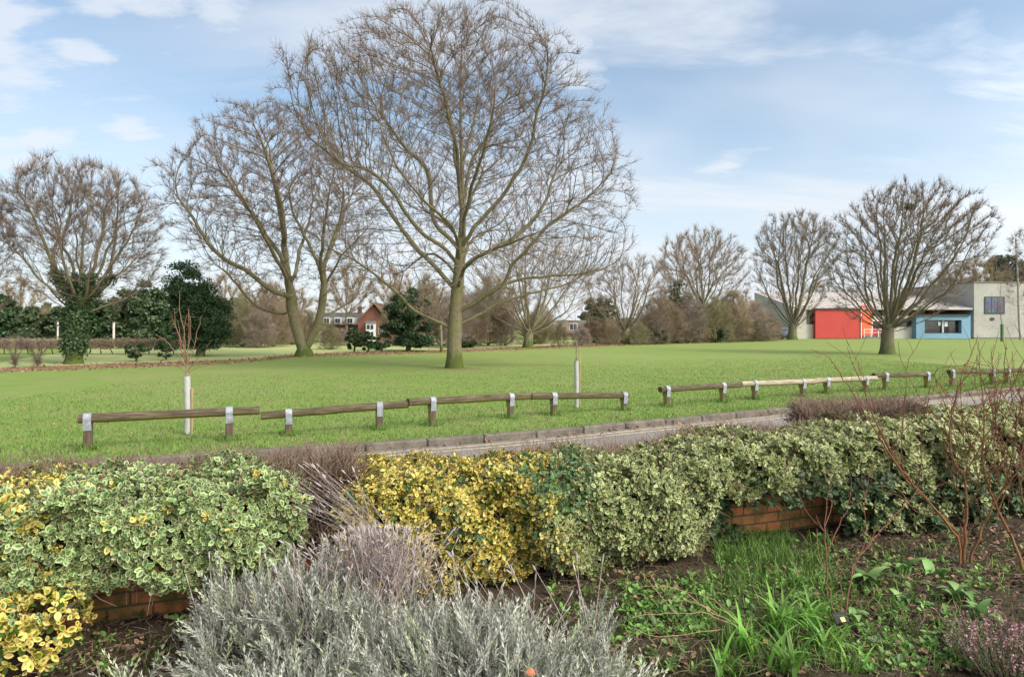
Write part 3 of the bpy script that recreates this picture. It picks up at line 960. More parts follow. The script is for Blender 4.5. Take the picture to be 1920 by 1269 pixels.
def evergreen(name, label, cat, loc, env, n, size, m, clumps=70, trunk_h=1.0, R0=.15, group=None, droop=.2, crad=.16):
    root = thing(name, loc, label, cat, group, rz=-math.atan2(loc[0], loc[1]))
    H = env.z[-1]
    env.rag = .35
    C = env.sample(clumps, 2.6)
    cr = crad * H * rng.uniform(.55, 1.25, clumps) * .6
    k = rng.integers(0, clumps, n)
    d = rand_dirs(n)
    d[:, 2] = np.abs(d[:, 2]) * .9 - .15
    pos = C[k] + d * (cr[k] * rng.uniform(.55, 1.08, n))[:, None]
    pos[:, 2] = np.maximum(pos[:, 2], .05)
    nn = nrm(d + rand_dirs(n) * .7)
    tn = nrm(rand_dirs(n) + np.array([0, 0, -droop]))
    V, f, A = bake(LEAF_V[[0, 2, 4, 6]], SLIM_F, pos, frame(tn, nn), size * rng.uniform(.6, 1.3, n), [.6] * 4)
    mk('crown', V, [f], m, root, attrs={'leaf': A})
    ch, rr = [], []
    tp = np.array([[0, 0, -.05], [.03 * H, 0, H * .3], [0, .02 * H, H * .6], [0, 0, H * .88]])
    tp = smooth_line(tp, H / 12)
    ch.append(tp)
    rr.append(np.linspace(R0 * 1.2, R0 * .15, len(tp)))
    for c in C[rng.choice(clumps, min(clumps, 26), replace=False)]:
        z = max(.12 * H, c[2] * .65)
        p0 = np.array([np.interp(z, tp[:, 2], tp[:, 0]), np.interp(z, tp[:, 2], tp[:, 1]), z])
        ch.append(smooth_line([p0, p0 * .4 + c * .6 + np.array([0, 0, -.04 * H]), c], H / 10))
        rr.append(np.linspace(R0 * .4, R0 * .08, len(ch[-1])))
    V, f = tubes(ch, rr, 6)
    mk('trunk', V, [f], BARK_GREY, root, True, attrs={'rad': np.repeat(np.concatenate(rr), 6)})
    return root


def ev_at(name, label, cat, x, base, sil, n, size, m, **k):
    env, s = px_env((x, base), sil, .9)
    return evergreen(name, label, cat, gp(x, base), env, n, size, m, **k)


ev_at('holly_tree', 'dark holly tree with a bare lower trunk behind the young tree in its white guard', 'tree', 375, 668,
      [(495, 335, 362), (520, 318, 385), (550, 312, 415), (585, 330, 438), (620, 338, 432), (648, 342, 420), (660, 350, 405)], 32000, .115, HOLLY, clumps=150, R0=.22, crad=.19)
ev_at('holly_tree', 'rounded dark holly tree right of the brick house', 'tree', 765, 658,
      [(540, 755, 780), (562, 735, 800), (590, 715, 815), (620, 715, 820), (650, 735, 812)], 26000, .13, HOLLY, clumps=90, R0=.16)
ev_at('holly_bush', 'small dark evergreen bush on two stems by the trimmed brown hedge', 'bush', 255, 678,
      [(643, 240, 270), (652, 230, 283), (662, 233, 280), (670, 245, 272)], 1800, .1, HOLLY, clumps=24, R0=.05)
ev_at('holly_bush', 'small dark evergreen bush just left of the holly tree foot', 'bush', 311, 675,
      [(633, 303, 320), (645, 292, 330), (660, 292, 330), (670, 300, 322)], 2000, .1, HOLLY, clumps=24, R0=.05)
for x, b, w, top, lab in ((664, 660, 20, 616, 'dark evergreen bush before the brick house, nearest the forked tree'), (690, 661, 17, 622, 'dark evergreen bush before the brick house, middle of three'),
                          (716, 660, 20, 634, 'low dark evergreen bush touching the rounded holly tree')):
    ev_at('holly_bush', lab, 'bush', x, b, [(top, x - 6, x + 6), (top + 10, x - w, x + w), (b - 14, x - w, x + w), (b - 6, x - w * .5, x + w * .5)], 4500, .11, HOLLY, clumps=26, R0=.06, group='evergreen bushes before the brick house')
ev_at('conifer_tree', 'round dark green conifer on the far side, behind the wide low tree', 'tree', 1122, 636,
      [(556, 1105, 1132), (570, 1092, 1150), (590, 1088, 1160), (615, 1090, 1155), (630, 1095, 1145)], 18000, .26, CONIFER, clumps=90, R0=.35)

# evergreens of the belt behind the field on the left
BELT = [(4, 645, 562, 38), (58, 645, 590, 32), (118, 645, 585, 36), (196, 644, 572, 34), (236, 644, 558, 30), (280, 644, 533, 36), (326, 644, 584, 22), (436, 643, 562, 36), (500, 643, 588, 34), (540, 642, 600, 26), (30, 640, 585, 34), (95, 640, 580, 34), (160, 640, 575, 34)]
PLACE = ['at the left border of the photo', 'just left of the thin pale pole', 'between the pale pole and the ivy clad trunk', 'right of the ivy clad trunk', 'left of the pointed conifer',
         'with a pointed top standing above its neighbours', 'left of the holly tree', 'right of the holly tree', 'left of the forked tree', 'touching the forked tree on its left', 'far back at the left border of the photo', 'far back behind the pale pole', 'far back behind the ivy clad trunk']
for k, (x, b, top, w) in enumerate(BELT):
    top, w = top - 12, w + 8
    if x < 400 and b > 641: b += 5
    pk = [(top, x - w * .25, x + w * .25), (top + (b - top) * .3, x - w * .8, x + w * .8), (b - 12, x - w, x + w), (b, x - w * .8, x + w * .8)]
    ev_at('conifer_tree', 'evergreen in the belt beyond the field, ' + PLACE[k], 'tree', x, b, pk, 17000, .27, CONIFER if k % 3 else HOLLY, clumps=110, R0=.2, group='evergreens in the belt beyond the field')
for x, b, top, w, lab in ((1872, 628, 480, 22, 'dark pine behind the grey block, left one'), (1905, 628, 470, 26, 'dark pine behind the grey block, at the right border'), (1948, 628, 490, 30, 'dark pine half outside the right border of the photo')):
    ev_at('pine_tree', lab, 'tree', x, b, [(top, x - w * .4, x + w * .4), (top + 25, x - w, x + w), (560, x - w, x + w), (585, x - w * .5, x + w * .5)], 14000, .38, PINE, clumps=46, R0=.5, group='pines behind the grey block')


SCRUB_BARKS = [BARK_SCRUB, bark('bark_scrub_olive', (.17, .155, .085), (.23, .205, .115)), bark('bark_scrub_grey', (.18, .15, .12), (.26, .205, .16))]


def scrub_proto(k):
    root = thing('scrub_bush', (0, 0, 0), None, 'bush')
    env = Env([(.08, -1.7, 1.7), (.8, -2.0, 2.0), (2.0, -2.1, 2.1), (3.0, -1.7, 1.7), (4.0, -1.0, 1.0), (5.0, -.5, .5)], .8, 3.4)
    L = []
    for j in range(16):
        a = j * 2.4 + k
        r = rng.uniform(.5, 1.6)
        z = rng.uniform(1.6, 3.7)
        p0 = np.array([rng.normal(0, .6), rng.normal(0, .5), -.05])
        L.append([p0, p0 + np.array([r * .35 * math.cos(a), r * .35 * math.sin(a), z * .5]), np.array([r * math.cos(a), r * .8 * math.sin(a), z])])
    tree_mesh(root, [(0, 0, -.05), (0, 0, .3), (.02, 0, .6)], L, env, .22, 1150, 1.5, .1, SCRUB_BARKS[k], 4500, .85, up=.3, rtip=.011, kill=1.6, inertia=.7)
    return root


SCRUB = [scrub_proto(k) for k in range(3)]
used = set()


def scrub(x, b, top, wpx, k, lab, group='bare scrub bushes behind the leaf strip'):
    p = gp(x, b)
    s = CH / (b - H0)
    h = (b - top - (10 if x > 1190 else 0)) * s / 4.0
    o = SCRUB[k] if k not in used else copy_tree(SCRUB[k])
    used.add(k)
    o.location = p
    o.rotation_euler = (0, 0, rng.uniform(0, 6.28))
    w = 1.45 * wpx * s / 2.0
    o.scale = (w, w, h)
    tag(o, lab, 'bush', group)


SPOTS = [(395, 650, 585, 26), (455, 650, 572, 30), (485, 652, 590, 24), (515, 650, 560, 30), (620, 655, 618, 18), (640, 648, 624, 16), (745, 648, 560, 26), (795, 648, 545, 26), (860, 652, 560, 28), (885, 650, 575, 22), (915, 648, 548, 28), (945, 648, 580, 22),
         (1015, 645, 588, 20), (1050, 650, 615, 14), (1090, 648, 618, 14), (1140, 647, 610, 16), (1200, 646, 604, 18), (1225, 645, 585, 22), (1245, 644, 570, 26), (1265, 643, 595, 24), (1290, 643, 560, 26), (1300, 642, 590, 26), (1340, 642, 565, 28), (1350, 641, 590, 26), (1375, 641, 560, 26),
         (1385, 640, 592, 26), (1410, 640, 572, 28), (1425, 639, 590, 24), (1436, 638, 588, 20)]
WHERE = ['behind the holly tree', 'in the gap between the holly tree and the forked tree', 'low and left of the forked tree', 'tall, touching the forked tree on its left', 'leggy, at the foot of the forked tree on its right',
         'before the white fronted part of the brick house', 'behind the rounded holly tree', 'between the rounded holly tree and the largest trunk', 'directly right of the largest trunk', 'low, before the small red house', 'tall, between the largest trunk and the fan shaped tree',
         'low, left of the fan shaped tree', 'right of the fan shaped tree foot', 'very low, before the long red bungalow', 'very low, before the round conifer', 'low, left of the wide low tree foot', 'low, right of the wide low tree foot',
         'under the right limbs of the wide low tree', 'tall, left of the ivy covered tree', 'low, at the foot of the ivy covered tree', 'tall, right of the ivy covered tree', 'low, left of the pale straight trunk', 'tall, right of the pale straight trunk', 'low, right of the pale straight trunk',
         'tall, the second tall one right of the pale straight trunk', 'low, between the tall scrub and the car', 'tall, under the left edge of the vase shaped tree', 'low, left of the parked car', 'tall and thin, left of the parked car']
for x, b, top, w, lab in ((25, 648, 606, 34, 'low, behind the trimmed brown hedge at the left border'), (85, 648, 600, 30, 'low, by the thin pale pole'), (160, 647, 598, 30, 'low, just right of the ivy clad trunk'), (222, 647, 612, 30, 'low, by the short pale timber pole'), (300, 647, 604, 30, 'low, left of the holly tree'),
                          (345, 647, 600, 26, 'behind the foot of the holly tree'), (425, 646, 590, 30, 'right of the holly tree, below the evergreens'), (545, 646, 590, 26, 'behind the left stem of the forked tree'), (580, 645, 596, 24, 'behind the fork of the forked tree'), (830, 648, 575, 28, 'behind the largest trunk'),
                          (1115, 643, 612, 30, 'at the foot of the round conifer'), (1160, 643, 604, 30, 'behind the wide low tree foot'), (1320, 640, 585, 34, 'right behind the pale straight trunk'), (1400, 638, 596, 34, 'far back, left of the vase shaped tree'), (1000, 645, 600, 26, 'behind the fan shaped tree foot')):
    SPOTS.append((x, b, top, w))
    WHERE.append(lab)
for k, (x, b, top, w) in enumerate(SPOTS):
    scrub(x, b, top, w, k % 3, 'bare brown scrub bush ' + WHERE[k])
for x, b, top, w, lab in ((875, 652, 632, 16, 'left of the small red house'), (1232, 645, 618, 22, 'under the wide low tree, dark leaved'), (1300, 642, 605, 20, 'at the foot of the pale straight trunk, left side'), (1347, 642, 612, 22, 'at the foot of the pale straight trunk, right side'),
                          (1360, 640, 600, 22, 'deep in the scrub right of the pale straight trunk'), (1428, 639, 610, 20, 'low before the scrub left of the parked car'), (1278, 643, 612, 16, 'at the foot of the ivy covered tree')):
    ev_at('holly_bush', 'dark evergreen bush in the scrub, ' + lab, 'bush', x, b, [(top, x - w * .4, x + w * .4), (top + 8, x - w, x + w), (b - 4, x - w, x + w)], 5000, .2, HOLLY, clumps=30, R0=.08, group='evergreen bushes in the scrub')
# taller bare trees of the belt, one grown and copied
bt = add_tree('tree', 'bare twiggy tree of the far belt, behind the roof of the brick house', (650, 641), [(500, 630, 670), (530, 600, 700), (570, 595, 705), (610, 620, 680)],
              [(650, 641), (650, 610), (651, 580)], auto=16, D=.5, natt=900, R0=.25, bk=BARK_SCRUB, twigs=3200, twig_len=.9, rtip=.014, group='bare trees of the far belt')
for x, b, sc_, lab in ((40, 643, .85, 'left of the ivy clad trunk'), (420, 642, .9, 'above the right shoulder of the holly tree'), (740, 641, .95, 'behind the rounded holly tree'), (930, 641, .85, 'behind the fan shaped tree, left side'), (1250, 640, .7, 'behind the ivy covered tree'),
                     (1390, 638.5, .62, 'behind the scrub left of the vase shaped tree'), (1540, 630, .7, 'rising over the pale roof left end'), (1600, 630, .62, 'rising over the pale roof behind the broad tree'), (1800, 629, .9, 'left of the grey block, rising behind it'), (1840, 629.5, 1.0, 'rising behind the grey block'),
                     (1770, 629, .8, 'behind the right limbs of the broad tree'), (1215, 641, .5, 'above the right side of the wide low tree'), (1290, 640, .6, 'right of the ivy covered tree'), (1362, 639, .55, 'above the scrub right of the pale straight trunk'),
                     (1420, 638, .5, 'left of the parked car, above the scrub'), (960, 642, .7, 'behind the middle of the fan shaped tree'), (805, 642, .75, 'behind the left lowest limb of the largest tree'), (500, 643, .75, 'behind the drooping left limb of the forked tree'), (560, 642, .7, 'directly behind the forked tree'), (180, 644, .7, 'over the evergreens right of the ivy')):
    o = copy_tree(bt)
    s = CH / (b - H0)
    o.location = gp(x, b)
    o.scale = (sc_ * s / (CH / 29.0),) * 3
    o.rotation_euler = (0, 0, rng.uniform(0, 6.28))
    o['label'] = 'bare twiggy tree of the far belt, ' + lab


# trimmed brown hedge on legs beyond the strip, and two leggy shrubs
def trimmed_hedge():
    d = 37.0
    y0 = 612 + F * CH / d
    x0, x1 = (-60 - 960) / F * d, (372 - 960) / F * d
    root = thing('trimmed_hedge', ((x0 + x1) / 2, d, 0), 'long low trimmed brown hedge across the field at the left', 'hedge')
    W = (x1 - x0) / 2
    n = 9000
    p = np.stack([rng.uniform(-W, W, n), rng.uniform(-.4, .4, n), .33 + .55 * rng.random(n)], 1)
    e = rand_dirs(n) * rng.uniform(.1, .28, n)[:, None]
    e[:, 2] *= .6
    V, f = tubes([np.stack([p[k], p[k] + e[k]]) for k in range(n)], [np.array([.011, .008])] * n, 3)
    mk('twigs', V, [f], BARK_SCRUB, root, attrs={'rad': np.full(len(V), .008)})
    for x in np.arange(-W, W, .7):
        a = rng.uniform(-.3, .3, 2)
        V, f = tubes([np.array([(x, 0, -.03), (x + a[0] * .5, a[1] * .4, .3), (x + a[0], a[1], .7)])], [np.array([.035, .025, .012])], 5)
        mk('stem', V, [f], BARK_SCRUB, root, attrs={'rad': np.full(len(V), .05)})


trimmed_hedge()
for x, b, top, lab in ((28, 690, 640, 'leggy bare shrub with several stems at the strip, left one'), (70, 688, 645, 'leggy bare shrub with slim stems left of the ivy clad trunk')):
    root = thing('bare_shrub', gp(x, b), lab, 'shrub', 'leggy bare shrubs at the leaf strip')
    s = CH / (b - H0)
    h = (b - top) * s
    L = [[(0, 0, 0), (.12 * math.cos(a), .1 * math.sin(a), h * .5), (.5 * math.cos(a), .4 * math.sin(a), h)] for a in np.arange(7) * .9]
    tree_mesh(root, [(0, 0, -.03), (0, 0, .1), (0, .01, .2)], L, Env([(h * .55, -.5, .5), (h * .8, -.7, .7), (h * 1.05, -.5, .5)]), .12, 220, 1.5, .06, BARK_MAIN, 700, .25, rtip=.006)
# ------------------------------------------------------------------ buildings
def px_box(mb, x0, x1, yt, yb, d0, d1, dref=None):
    """box whose front fills photo columns x0..x1 and rows yt..yb at depth d0"""
    d = dref or d0
    X0, X1 = (x0 - 960) / F * d, (x1 - 960) / F * d
    Z1, Z0 = CH - (yt - H0) / F * d, CH - (yb - H0) / F * d
    mb.box(X0, X1, d0, d1, Z0, Z1)


def school():
    root = thing('school_building', (48, 84, 0), 'long school building with red, blue and grey blocks and a pale roof', 'building')
    W = dict(cream=plain('cream_render', (.43, .405, .345), .85, 1.2, .12, spec=.15), red=plain('red_cladding', (.40, .045, .035), .6, .8, .08),
             orange=plain('orange_cladding', (.72, .13, .05), .6, .8, .08), blue=plain('blue_cladding', (.16, .285, .385), .6, .8, .08), grey=plain('grey_render', (.335, .32, .29), .9, .35, .18, spec=.1),
             roof=plain('pale_roof_sheet', (.43, .38, .345), .7, .8, .12), dark=plain('dark_fascia', (.05, .045, .045), .6), white=plain('white_frame', (.7, .7, .68), .5, 3, .05),
             plinth=plain('plinth_concrete', (.16, .15, .13), .9, 2.0, .2))
    m, t, b = new_mat('dark_glass')
    n = noise(t, 1.3, 3, .5)
    t.links.new(ramp(t, n, [(.4, (.012, .013, .014)), (.7, (.05, .045, .04))]), b.inputs['Base Color'])
    b.inputs['Roughness'].default_value = .08
    glass = m
    m, t, b = new_mat('stained_panel')
    tc = nd(t, 'ShaderNodeTexCoord').outputs['Object']
    v = nd(t, 'ShaderNodeTexVoronoi', Vector=tc, Scale=1.6).outputs['Color']
    s = nd(t, 'ShaderNodeSeparateColor', Color=v).outputs
    t.links.new(ramp(t, s[0], [(.0, (.03, .04, .10)), (.3, (.04, .08, .15)), (.5, (.12, .04, .05)), (.7, (.05, .10, .08)), (.9, (.06, .05, .11))], 'CONSTANT'), b.inputs['Base Color'])
    b.inputs['Roughness'].default_value = .2
    stained = m

    def part(name, m, boxes, parent=None):
        mb = MB()
        for x in boxes:
            px_box(mb, *x)
        o = mb.build(name, m, parent or root)
        if parent is None:
            o.location = (-48, -84, 0)
        return o
    part('wall', W['cream'], [(1487, 1512, 578, 636, 83.2, 96), (1512, 1531, 608, 636, 83.2, 96), (1512, 1531, 573, 577, 83.2, 96), (1654, 1722, 613, 636, 83.5, 96), (1654, 1722, 592, 597, 83.5, 96), (1531, 1820, 592, 636, 83.7, 97)])
    w = part('window', glass, [(1512.2, 1530.8, 577, 608, 83.4, 83.65)])
    part('frame', W['dark'], [(1512.2, 1530.8, 590, 592, 83.22, 83.39), (1521, 1522, 577.2, 607.8, 83.25, 83.39), (1512.2, 1530.8, 577.2, 589.8, 83.3, 83.39)], w)
    w = part('window', glass, [(1654, 1721.8, 597.2, 612.8, 83.6, 83.66)])
    for x in (1665, 1683, 1701, 1719):
        part('mullion', W['dark'], [(x, x + 1.2, 597.3, 612.7, 83.52, 83.59)], w)
    # mono pitch roof from the eaves back to the ridge
    d0, d1 = 83.1, 98.0
    X0, X1 = (1496 - 960) / F * d0, (1826 - 960) / F * d0
    z0, z1 = CH - (577.5 - H0) / F * d0, CH - (548 - H0) / F * d1
    mb = MB()
    mb.add([(X0, d0, z0), (X1, d0, z0), (X1, d1, z1), (X0, d1, z1), (X0, d0, z0 - .22), (X1, d0, z0 - .22), (X1, d1, 0), (X0, d1, 0), ], [[0, 1, 2, 3], [4, 5, 1, 0], [5, 6, 2, 1], [6, 7, 3, 2], [7, 4, 0, 3]])
    r = mb.build('roof', W['roof'], root)
    r.location = (-48, -84, 0)
    mb = MB()
    for x in np.arange(X0 + .6, X1, .95):
        mb.add([(x, d0, z0 + .003), (x + .05, d0, z0 + .003), (x + .05, d1, z1 + .003), (x, d1, z1 + .003), (x, d0, z0 + .06), (x + .05, d0, z0 + .06), (x + .05, d1, z1 + .06), (x, d1, z1 + .06)],
               [[0, 1, 5, 4], [4, 5, 6, 7], [3, 0, 4, 7], [1, 2, 6, 5]])
    mb.build('roof_seams', W['roof'], r)
    o = part('red_block', W['red'], [(1529, 1616, 580, 634.4, 82.6, 83.65)])
    part('fascia', W['dark'], [(1527.5, 1617.5, 577.5, 579.9, 82.4, 83.64)], o)
    part('downpipe', W['white'], [(1614.4, 1615.6, 580.2, 634, 82.5, 82.58)], o)
    o = part('orange_wall', W['orange'], [(1616.3, 1635, 572, 635, 83.3, 83.66)])
    dr = part('door', W['red'], [(1636, 1652, 602, 629, 83.55, 83.66)])
    part('frame', W['white'], [(1634.9, 1636.2, 600, 629, 83.48, 83.67), (1651.6, 1653.4, 600, 629, 83.48, 83.67), (1636.3, 1651.5, 600, 602, 83.48, 83.67)], dr)
    part('pane', glass, [(1639, 1649, 604, 615, 83.5, 83.54)], dr)
    part('entrance_steps', W['plinth'], [(1617, 1662, 632, 636, 82.7, 83.4), (1620, 1662, 629.4, 632, 83.0, 83.4)])
    part('handrail', W['white'], [(1620, 1661, 617, 618, 82.8, 82.86), (1620, 1661, 623, 623.6, 82.8, 82.86)] + [(x, x + .9, 617, 632, 82.79, 82.87) for x in (1620, 1633, 1647, 1660)])
    o = part('blue_block', W['blue'], [(1718, 1734, 592, 634.8, 82.6, 83.65), (1803, 1820, 592, 634.8, 82.6, 83.65), (1734, 1803, 592, 600, 82.6, 83.65), (1734, 1803, 625, 634.8, 82.6, 83.65)])
    part('fascia', W['dark'], [(1716.5, 1821, 589.3, 591.8, 82.35, 83.64)], o)
    w = part('window', glass, [(1734.1, 1802.9, 600.1, 624.9, 83.2, 83.3)])
    part('frame', W['white'], [(1767.3, 1769, 600.2, 624.8, 82.95, 83.19)], w)
    part('frame', W['dark'], [(1734.1, 1802.9, 600.2, 601.3, 82.9, 83.19), (1734.1, 1802.9, 623.8, 624.8, 82.9, 83.19)], w)
    part('poster', W['white'], [(1759, 1764, 603, 610, 83.1, 83.19)], w)
    part('poster', W['white'], [(1771, 1777, 603, 612, 83.1, 83.19)], w)
    part('blue_pier', W['blue'], [(1821.2, 1826, 578, 635, 83.4, 84.6)])
    part('grey_block', W['grey'], [(1826.2, 2020, 530, 632.6, 83.0, 98)])
    part('coping', W['plinth'], [(1825, 2021, 528, 529.9, 82.9, 98.1)])
    part('plinth', W['plinth'], [(1826.2, 2020, 632.8, 636, 82.95, 97)])
    w = part('window', stained, [(1848, 1883, 557, 586, 82.93, 82.97)])
    part('frame', W['dark'], [(1847, 1848, 556, 588, 82.9, 82.99), (1883, 1884, 556, 588, 82.9, 82.99), (1848.1, 1882.9, 586.1, 588, 82.9, 82.99), (1848.1, 1882.9, 556, 556.9, 82.9, 82.99), (1859, 1859.7, 557, 586, 82.905, 82.925), (1871, 1871.7, 557, 586, 82.905, 82.925)], w)
    # oval dark plaque
    a = np.linspace(0, 2 * np.pi, 28, endpoint=False)
    c = at(1859, 598, 83.1)
    mb = MB()
    mb.prism([(c[0] + .3 * math.cos(q), c[2] + .21 * math.sin(q)) for q in a], 82.93, 82.99)
    o = mb.build('plaque', W['dark'], root)
    o.location = (-48, -84, 0)


school()


def brick_mat(name, c1, c2, mortar, scale, moss=0.0):
    m, t, b = new_mat(name)
    tc = nd(t, 'ShaderNodeTexCoord').outputs['Object']
    s = nd(t, 'ShaderNodeSeparateXYZ', i0=tc)
    v = nd(t, 'ShaderNodeCombineXYZ', i0=mth(t, 'ADD', s.outputs[0], s.outputs[1]), i1=s.outputs[2], i2=0.0).outputs[0]
    bt_ = nd(t, 'ShaderNodeTexBrick', Vector=v, Color1=(*c1, 1), Color2=(*c2, 1), Mortar=(*mortar, 1), Scale=scale, Mortar_Size=.016, Mortar_Smooth=.3, Bias=0.0, Brick_Width=.5, Row_Height=.17)
    n = noise(t, 14.0, 5, .65, tc)
    c = mixc(t, .55, bt_.outputs[0], ramp(t, n, [(.3, .35), (.7, 1.0)]), 'MULTIPLY')
    if moss:
        c = mixc(t, mth(t, 'MULTIPLY', ramp(t, noise(t, 5.0, 5, .65, tc), [(.45, 0.0), (.6, 1.0)]), moss), c, (.07, .075, .025))
    t.links.new(c, b.inputs['Base Color'])
    b.inputs['Roughness'].default_value = .9
    b.inputs['Specular IOR Level'].default_value = .15
    n_ = nd(t, 'ShaderNodeBump', Height=mth(t, 'ADD', mth(t, 'MULTIPLY', bt_.outputs[1], -1.0), mth(t, 'MULTIPLY', n, .4)), Strength=.8, Distance=.012)
    t.links.new(n_.outputs[0], b.inputs['Normal'])
    return m


BRICK_HOUSE = brick_mat('house_brick', (.26, .095, .065), (.20, .08, .055), (.27, .22, .18), 2.2)
SLATE = plain('slate_roof', (.17, .165, .17), .7, 3.0, .25)
TILE = plain('red_roof_tile', (.21, .11, .085), .8, 2.0, .25)
WHITE = plain('white_paint', (.66, .66, .64), .55, 4.0, .06)
GLASS_FAR = plain('window_glass', (.04, .05, .06), .1, 2.0, .3)


def brick_house():
    d = 66.0
    root = thing('brick_house', ((665 - 960) / F * d, d, 0), 'red brick house with a gable and a grey roof with white dormers', 'house')
    ox = (665 - 960) / F * d

    def part(name, m, boxes, parent=None):
        mb = MB()
        for x in boxes:
            px_box(mb, *x)
        o = mb.build(name, m, parent or root)
        if parent is None: o.location = (-ox, -d, 0)
        return o

    def pris(name, m, poly, y0, y1, parent=None):
        mb = MB()
        mb.prism([((x - 960) / F * d, CH - (y - H0) / F * d) for x, y in poly], y0, y1)
        o = mb.build(name, m, parent or root)
        if parent is None: o.location = (-ox, -d, 0)
        return o
    part('wall', BRICK_HOUSE, [(618, 680, 608, 645, 66.6, 73)])
    part('wall', WHITE, [(598, 617.8, 610, 645, 66.8, 73)])['label'] = 'white rendered wall'
    mb = MB()
    P = lambda x, y, dd: at(x, y, dd)
    mb.add([P(594, 609, 66.2), P(682, 609, 66.2), P(682, 586, 69.5), P(598, 586, 69.5), P(594, 609.6, 73.4), P(682, 609.6, 73.4)], [[0, 1, 2, 3], [3, 2, 5, 4], [0, 3, 4], [1, 5, 2], [0, 4, 5, 1]])
    r = mb.build('roof', SLATE, root)
    r.location = (-ox, -d, 0)
    part('chimney', BRICK_HOUSE, [(671, 676, 574, 590, 69.2, 69.9)], r)
    for x in (612, 633, 656):
        o = part('dormer', WHITE, [(x - 6, x + 6, 595, 607, 66.0, 68.5)])
        part('pane', GLASS_FAR, [(x - 4.6, x - .6, 597, 605.5, 65.93, 65.99), (x + .6, x + 4.6, 597, 605.5, 65.93, 65.99)], o)
    # gable wing
    pris('gable_wall', BRICK_HOUSE, [(676, 645), (724, 645), (724, 598), (701, 572), (676, 598)], 65.0, 73.5)
    mb = MB()
    mb.add([P(673, 600, 64.6), P(701, 569.5, 64.6), P(727, 600, 64.6), P(673, 597.5, 64.6), P(701, 566.5, 64.6), P(727, 597.5, 64.6)] + [P(673, 600, 64.6) + [0, 9.3, 0], P(701, 569.5, 64.6) + [0, 9.3, 0], P(727, 600, 64.6) + [0, 9.3, 0], P(673, 597.5, 64.6) + [0, 9.3, 0], P(701, 566.5, 64.6) + [0, 9.3, 0], P(727, 597.5, 64.6) + [0, 9.3, 0]],
           [[0, 1, 4, 3], [1, 2, 5, 4], [3, 4, 10, 9], [4, 5, 11, 10], [6, 9, 10, 7], [7, 10, 11, 8], [0, 3, 9, 6], [2, 8, 11, 5], [0, 6, 7, 1], [1, 7, 8, 2]])
    r = mb.build('roof', TILE, root)
    r.location = (-ox, -d, 0)
    o = part('bay_window', WHITE, [(686, 702, 606, 640, 64.2, 64.95)])
    part('pane', GLASS_FAR, [(688, 693, 609, 617, 64.14, 64.19), (695, 700, 609, 617, 64.14, 64.19), (688, 693, 622, 633, 64.14, 64.19), (695, 700, 622, 633, 64.14, 64.19)], o)
    part('cap', SLATE, [(685, 703, 602, 605.9, 64.1, 64.95)], o)
    for x in (629, 645, 661, 713):
        o = part('window', WHITE, [(x - 4, x + 4, 615, 627, (66.5 if x < 680 else 64.9), (66.58 if x < 680 else 64.98))])
        part('pane', GLASS_FAR, [(x - 3, x - .4, 616, 626, (66.44 if x < 680 else 64.84), (66.49 if x < 680 else 64.89)), (x + .4, x + 3, 616, 626, (66.44 if x < 680 else 64.84), (66.49 if x < 680 else 64.89))], o)


brick_house()


def cottage(label, x0, x1, ytop, yeave, d, wall, rf, depth=7.0):
    root = thing('cottage', ((x0 + x1) / 2 / F * d - 960 / F * d, d, 0), label, 'house')
    h = lambda y: CH - (y - H0) / F * d
    w = (x1 - x0) / 2 / F * d
    mb = MB()
    mb.box(-w, w, 0, depth, -.1, h(yeave))
    mb.build('wall', wall, root)
    mb = MB()
    e = .35
    z0, z1 = h(yeave) + .003, h(ytop)
    mb.add([(-w - e, -e, z0), (w + e, -e, z0), (w + e * .6, depth / 2, z1), (-w - e * .6, depth / 2, z1), (w + e, depth + e, z0), (-w - e, depth + e, z0)], [[0, 1, 2, 3], [3, 2, 4, 5], [0, 3, 5], [1, 4, 2], [0, 5, 4, 1]])
    r = mb.build('roof', rf, root)
    mb = MB()
    mb.box(w * .4, w * .4 + .7, depth / 2 - .3, depth / 2 + .3, z1 - .5, z1 + .8)
    mb.build('chimney', wall, r)
    n = max(2, int(w / 1.6))
    for k in range(n):
        x = -w + 2 * w * (k + .5) / n
        mb = MB()
        mb.box(x - .6, x + .6, -.06, -.005, 1.0, 2.1)
        o = mb.build('window', WHITE, root)
        mb = MB()
        for q in (-.52, .04):
            mb.box(x + q, x + q + .48, -.1, -.065, 1.08, 2.02)
        mb.build('pane', GLASS_FAR, o)


cottage('small red brick house half hidden by scrub right of the largest trunk', 872, 938, 604, 622, 84.0, BRICK_HOUSE, TILE)
cottage('long red roofed bungalow far off, left of the round conifer', 1012, 1096, 610, 624, 98.0, BRICK_HOUSE, TILE)

# distant wooded rise
HILLM = plain('wooded_hill', (.10, .115, .085), 1.0, .05, .35, c2=(.17, .15, .11), spec=.0)
V, f = [], []
hx = np.linspace(-520, 620, 230)
hz = 5.5 + 1.6 * np.sin(hx * .013) + .9 * np.sin(hx * .07 + 1) + rng.normal(0, .55, len(hx))
for k, (x, z) in enumerate(zip(hx, hz)):
    V += [(x, 420, -1), (x, 440, z * .75 + rng.normal(0, .3)), (x, 470, z), (x, 700, z * .7)]
    if k:
        for j in range(3):
            f.append([4 * k - 4 + j, 4 * k + j, 4 * k + 1 + j, 4 * k - 3 + j])
tag(mk('hills', V, [np.array(f)], HILLM), kind='structure')


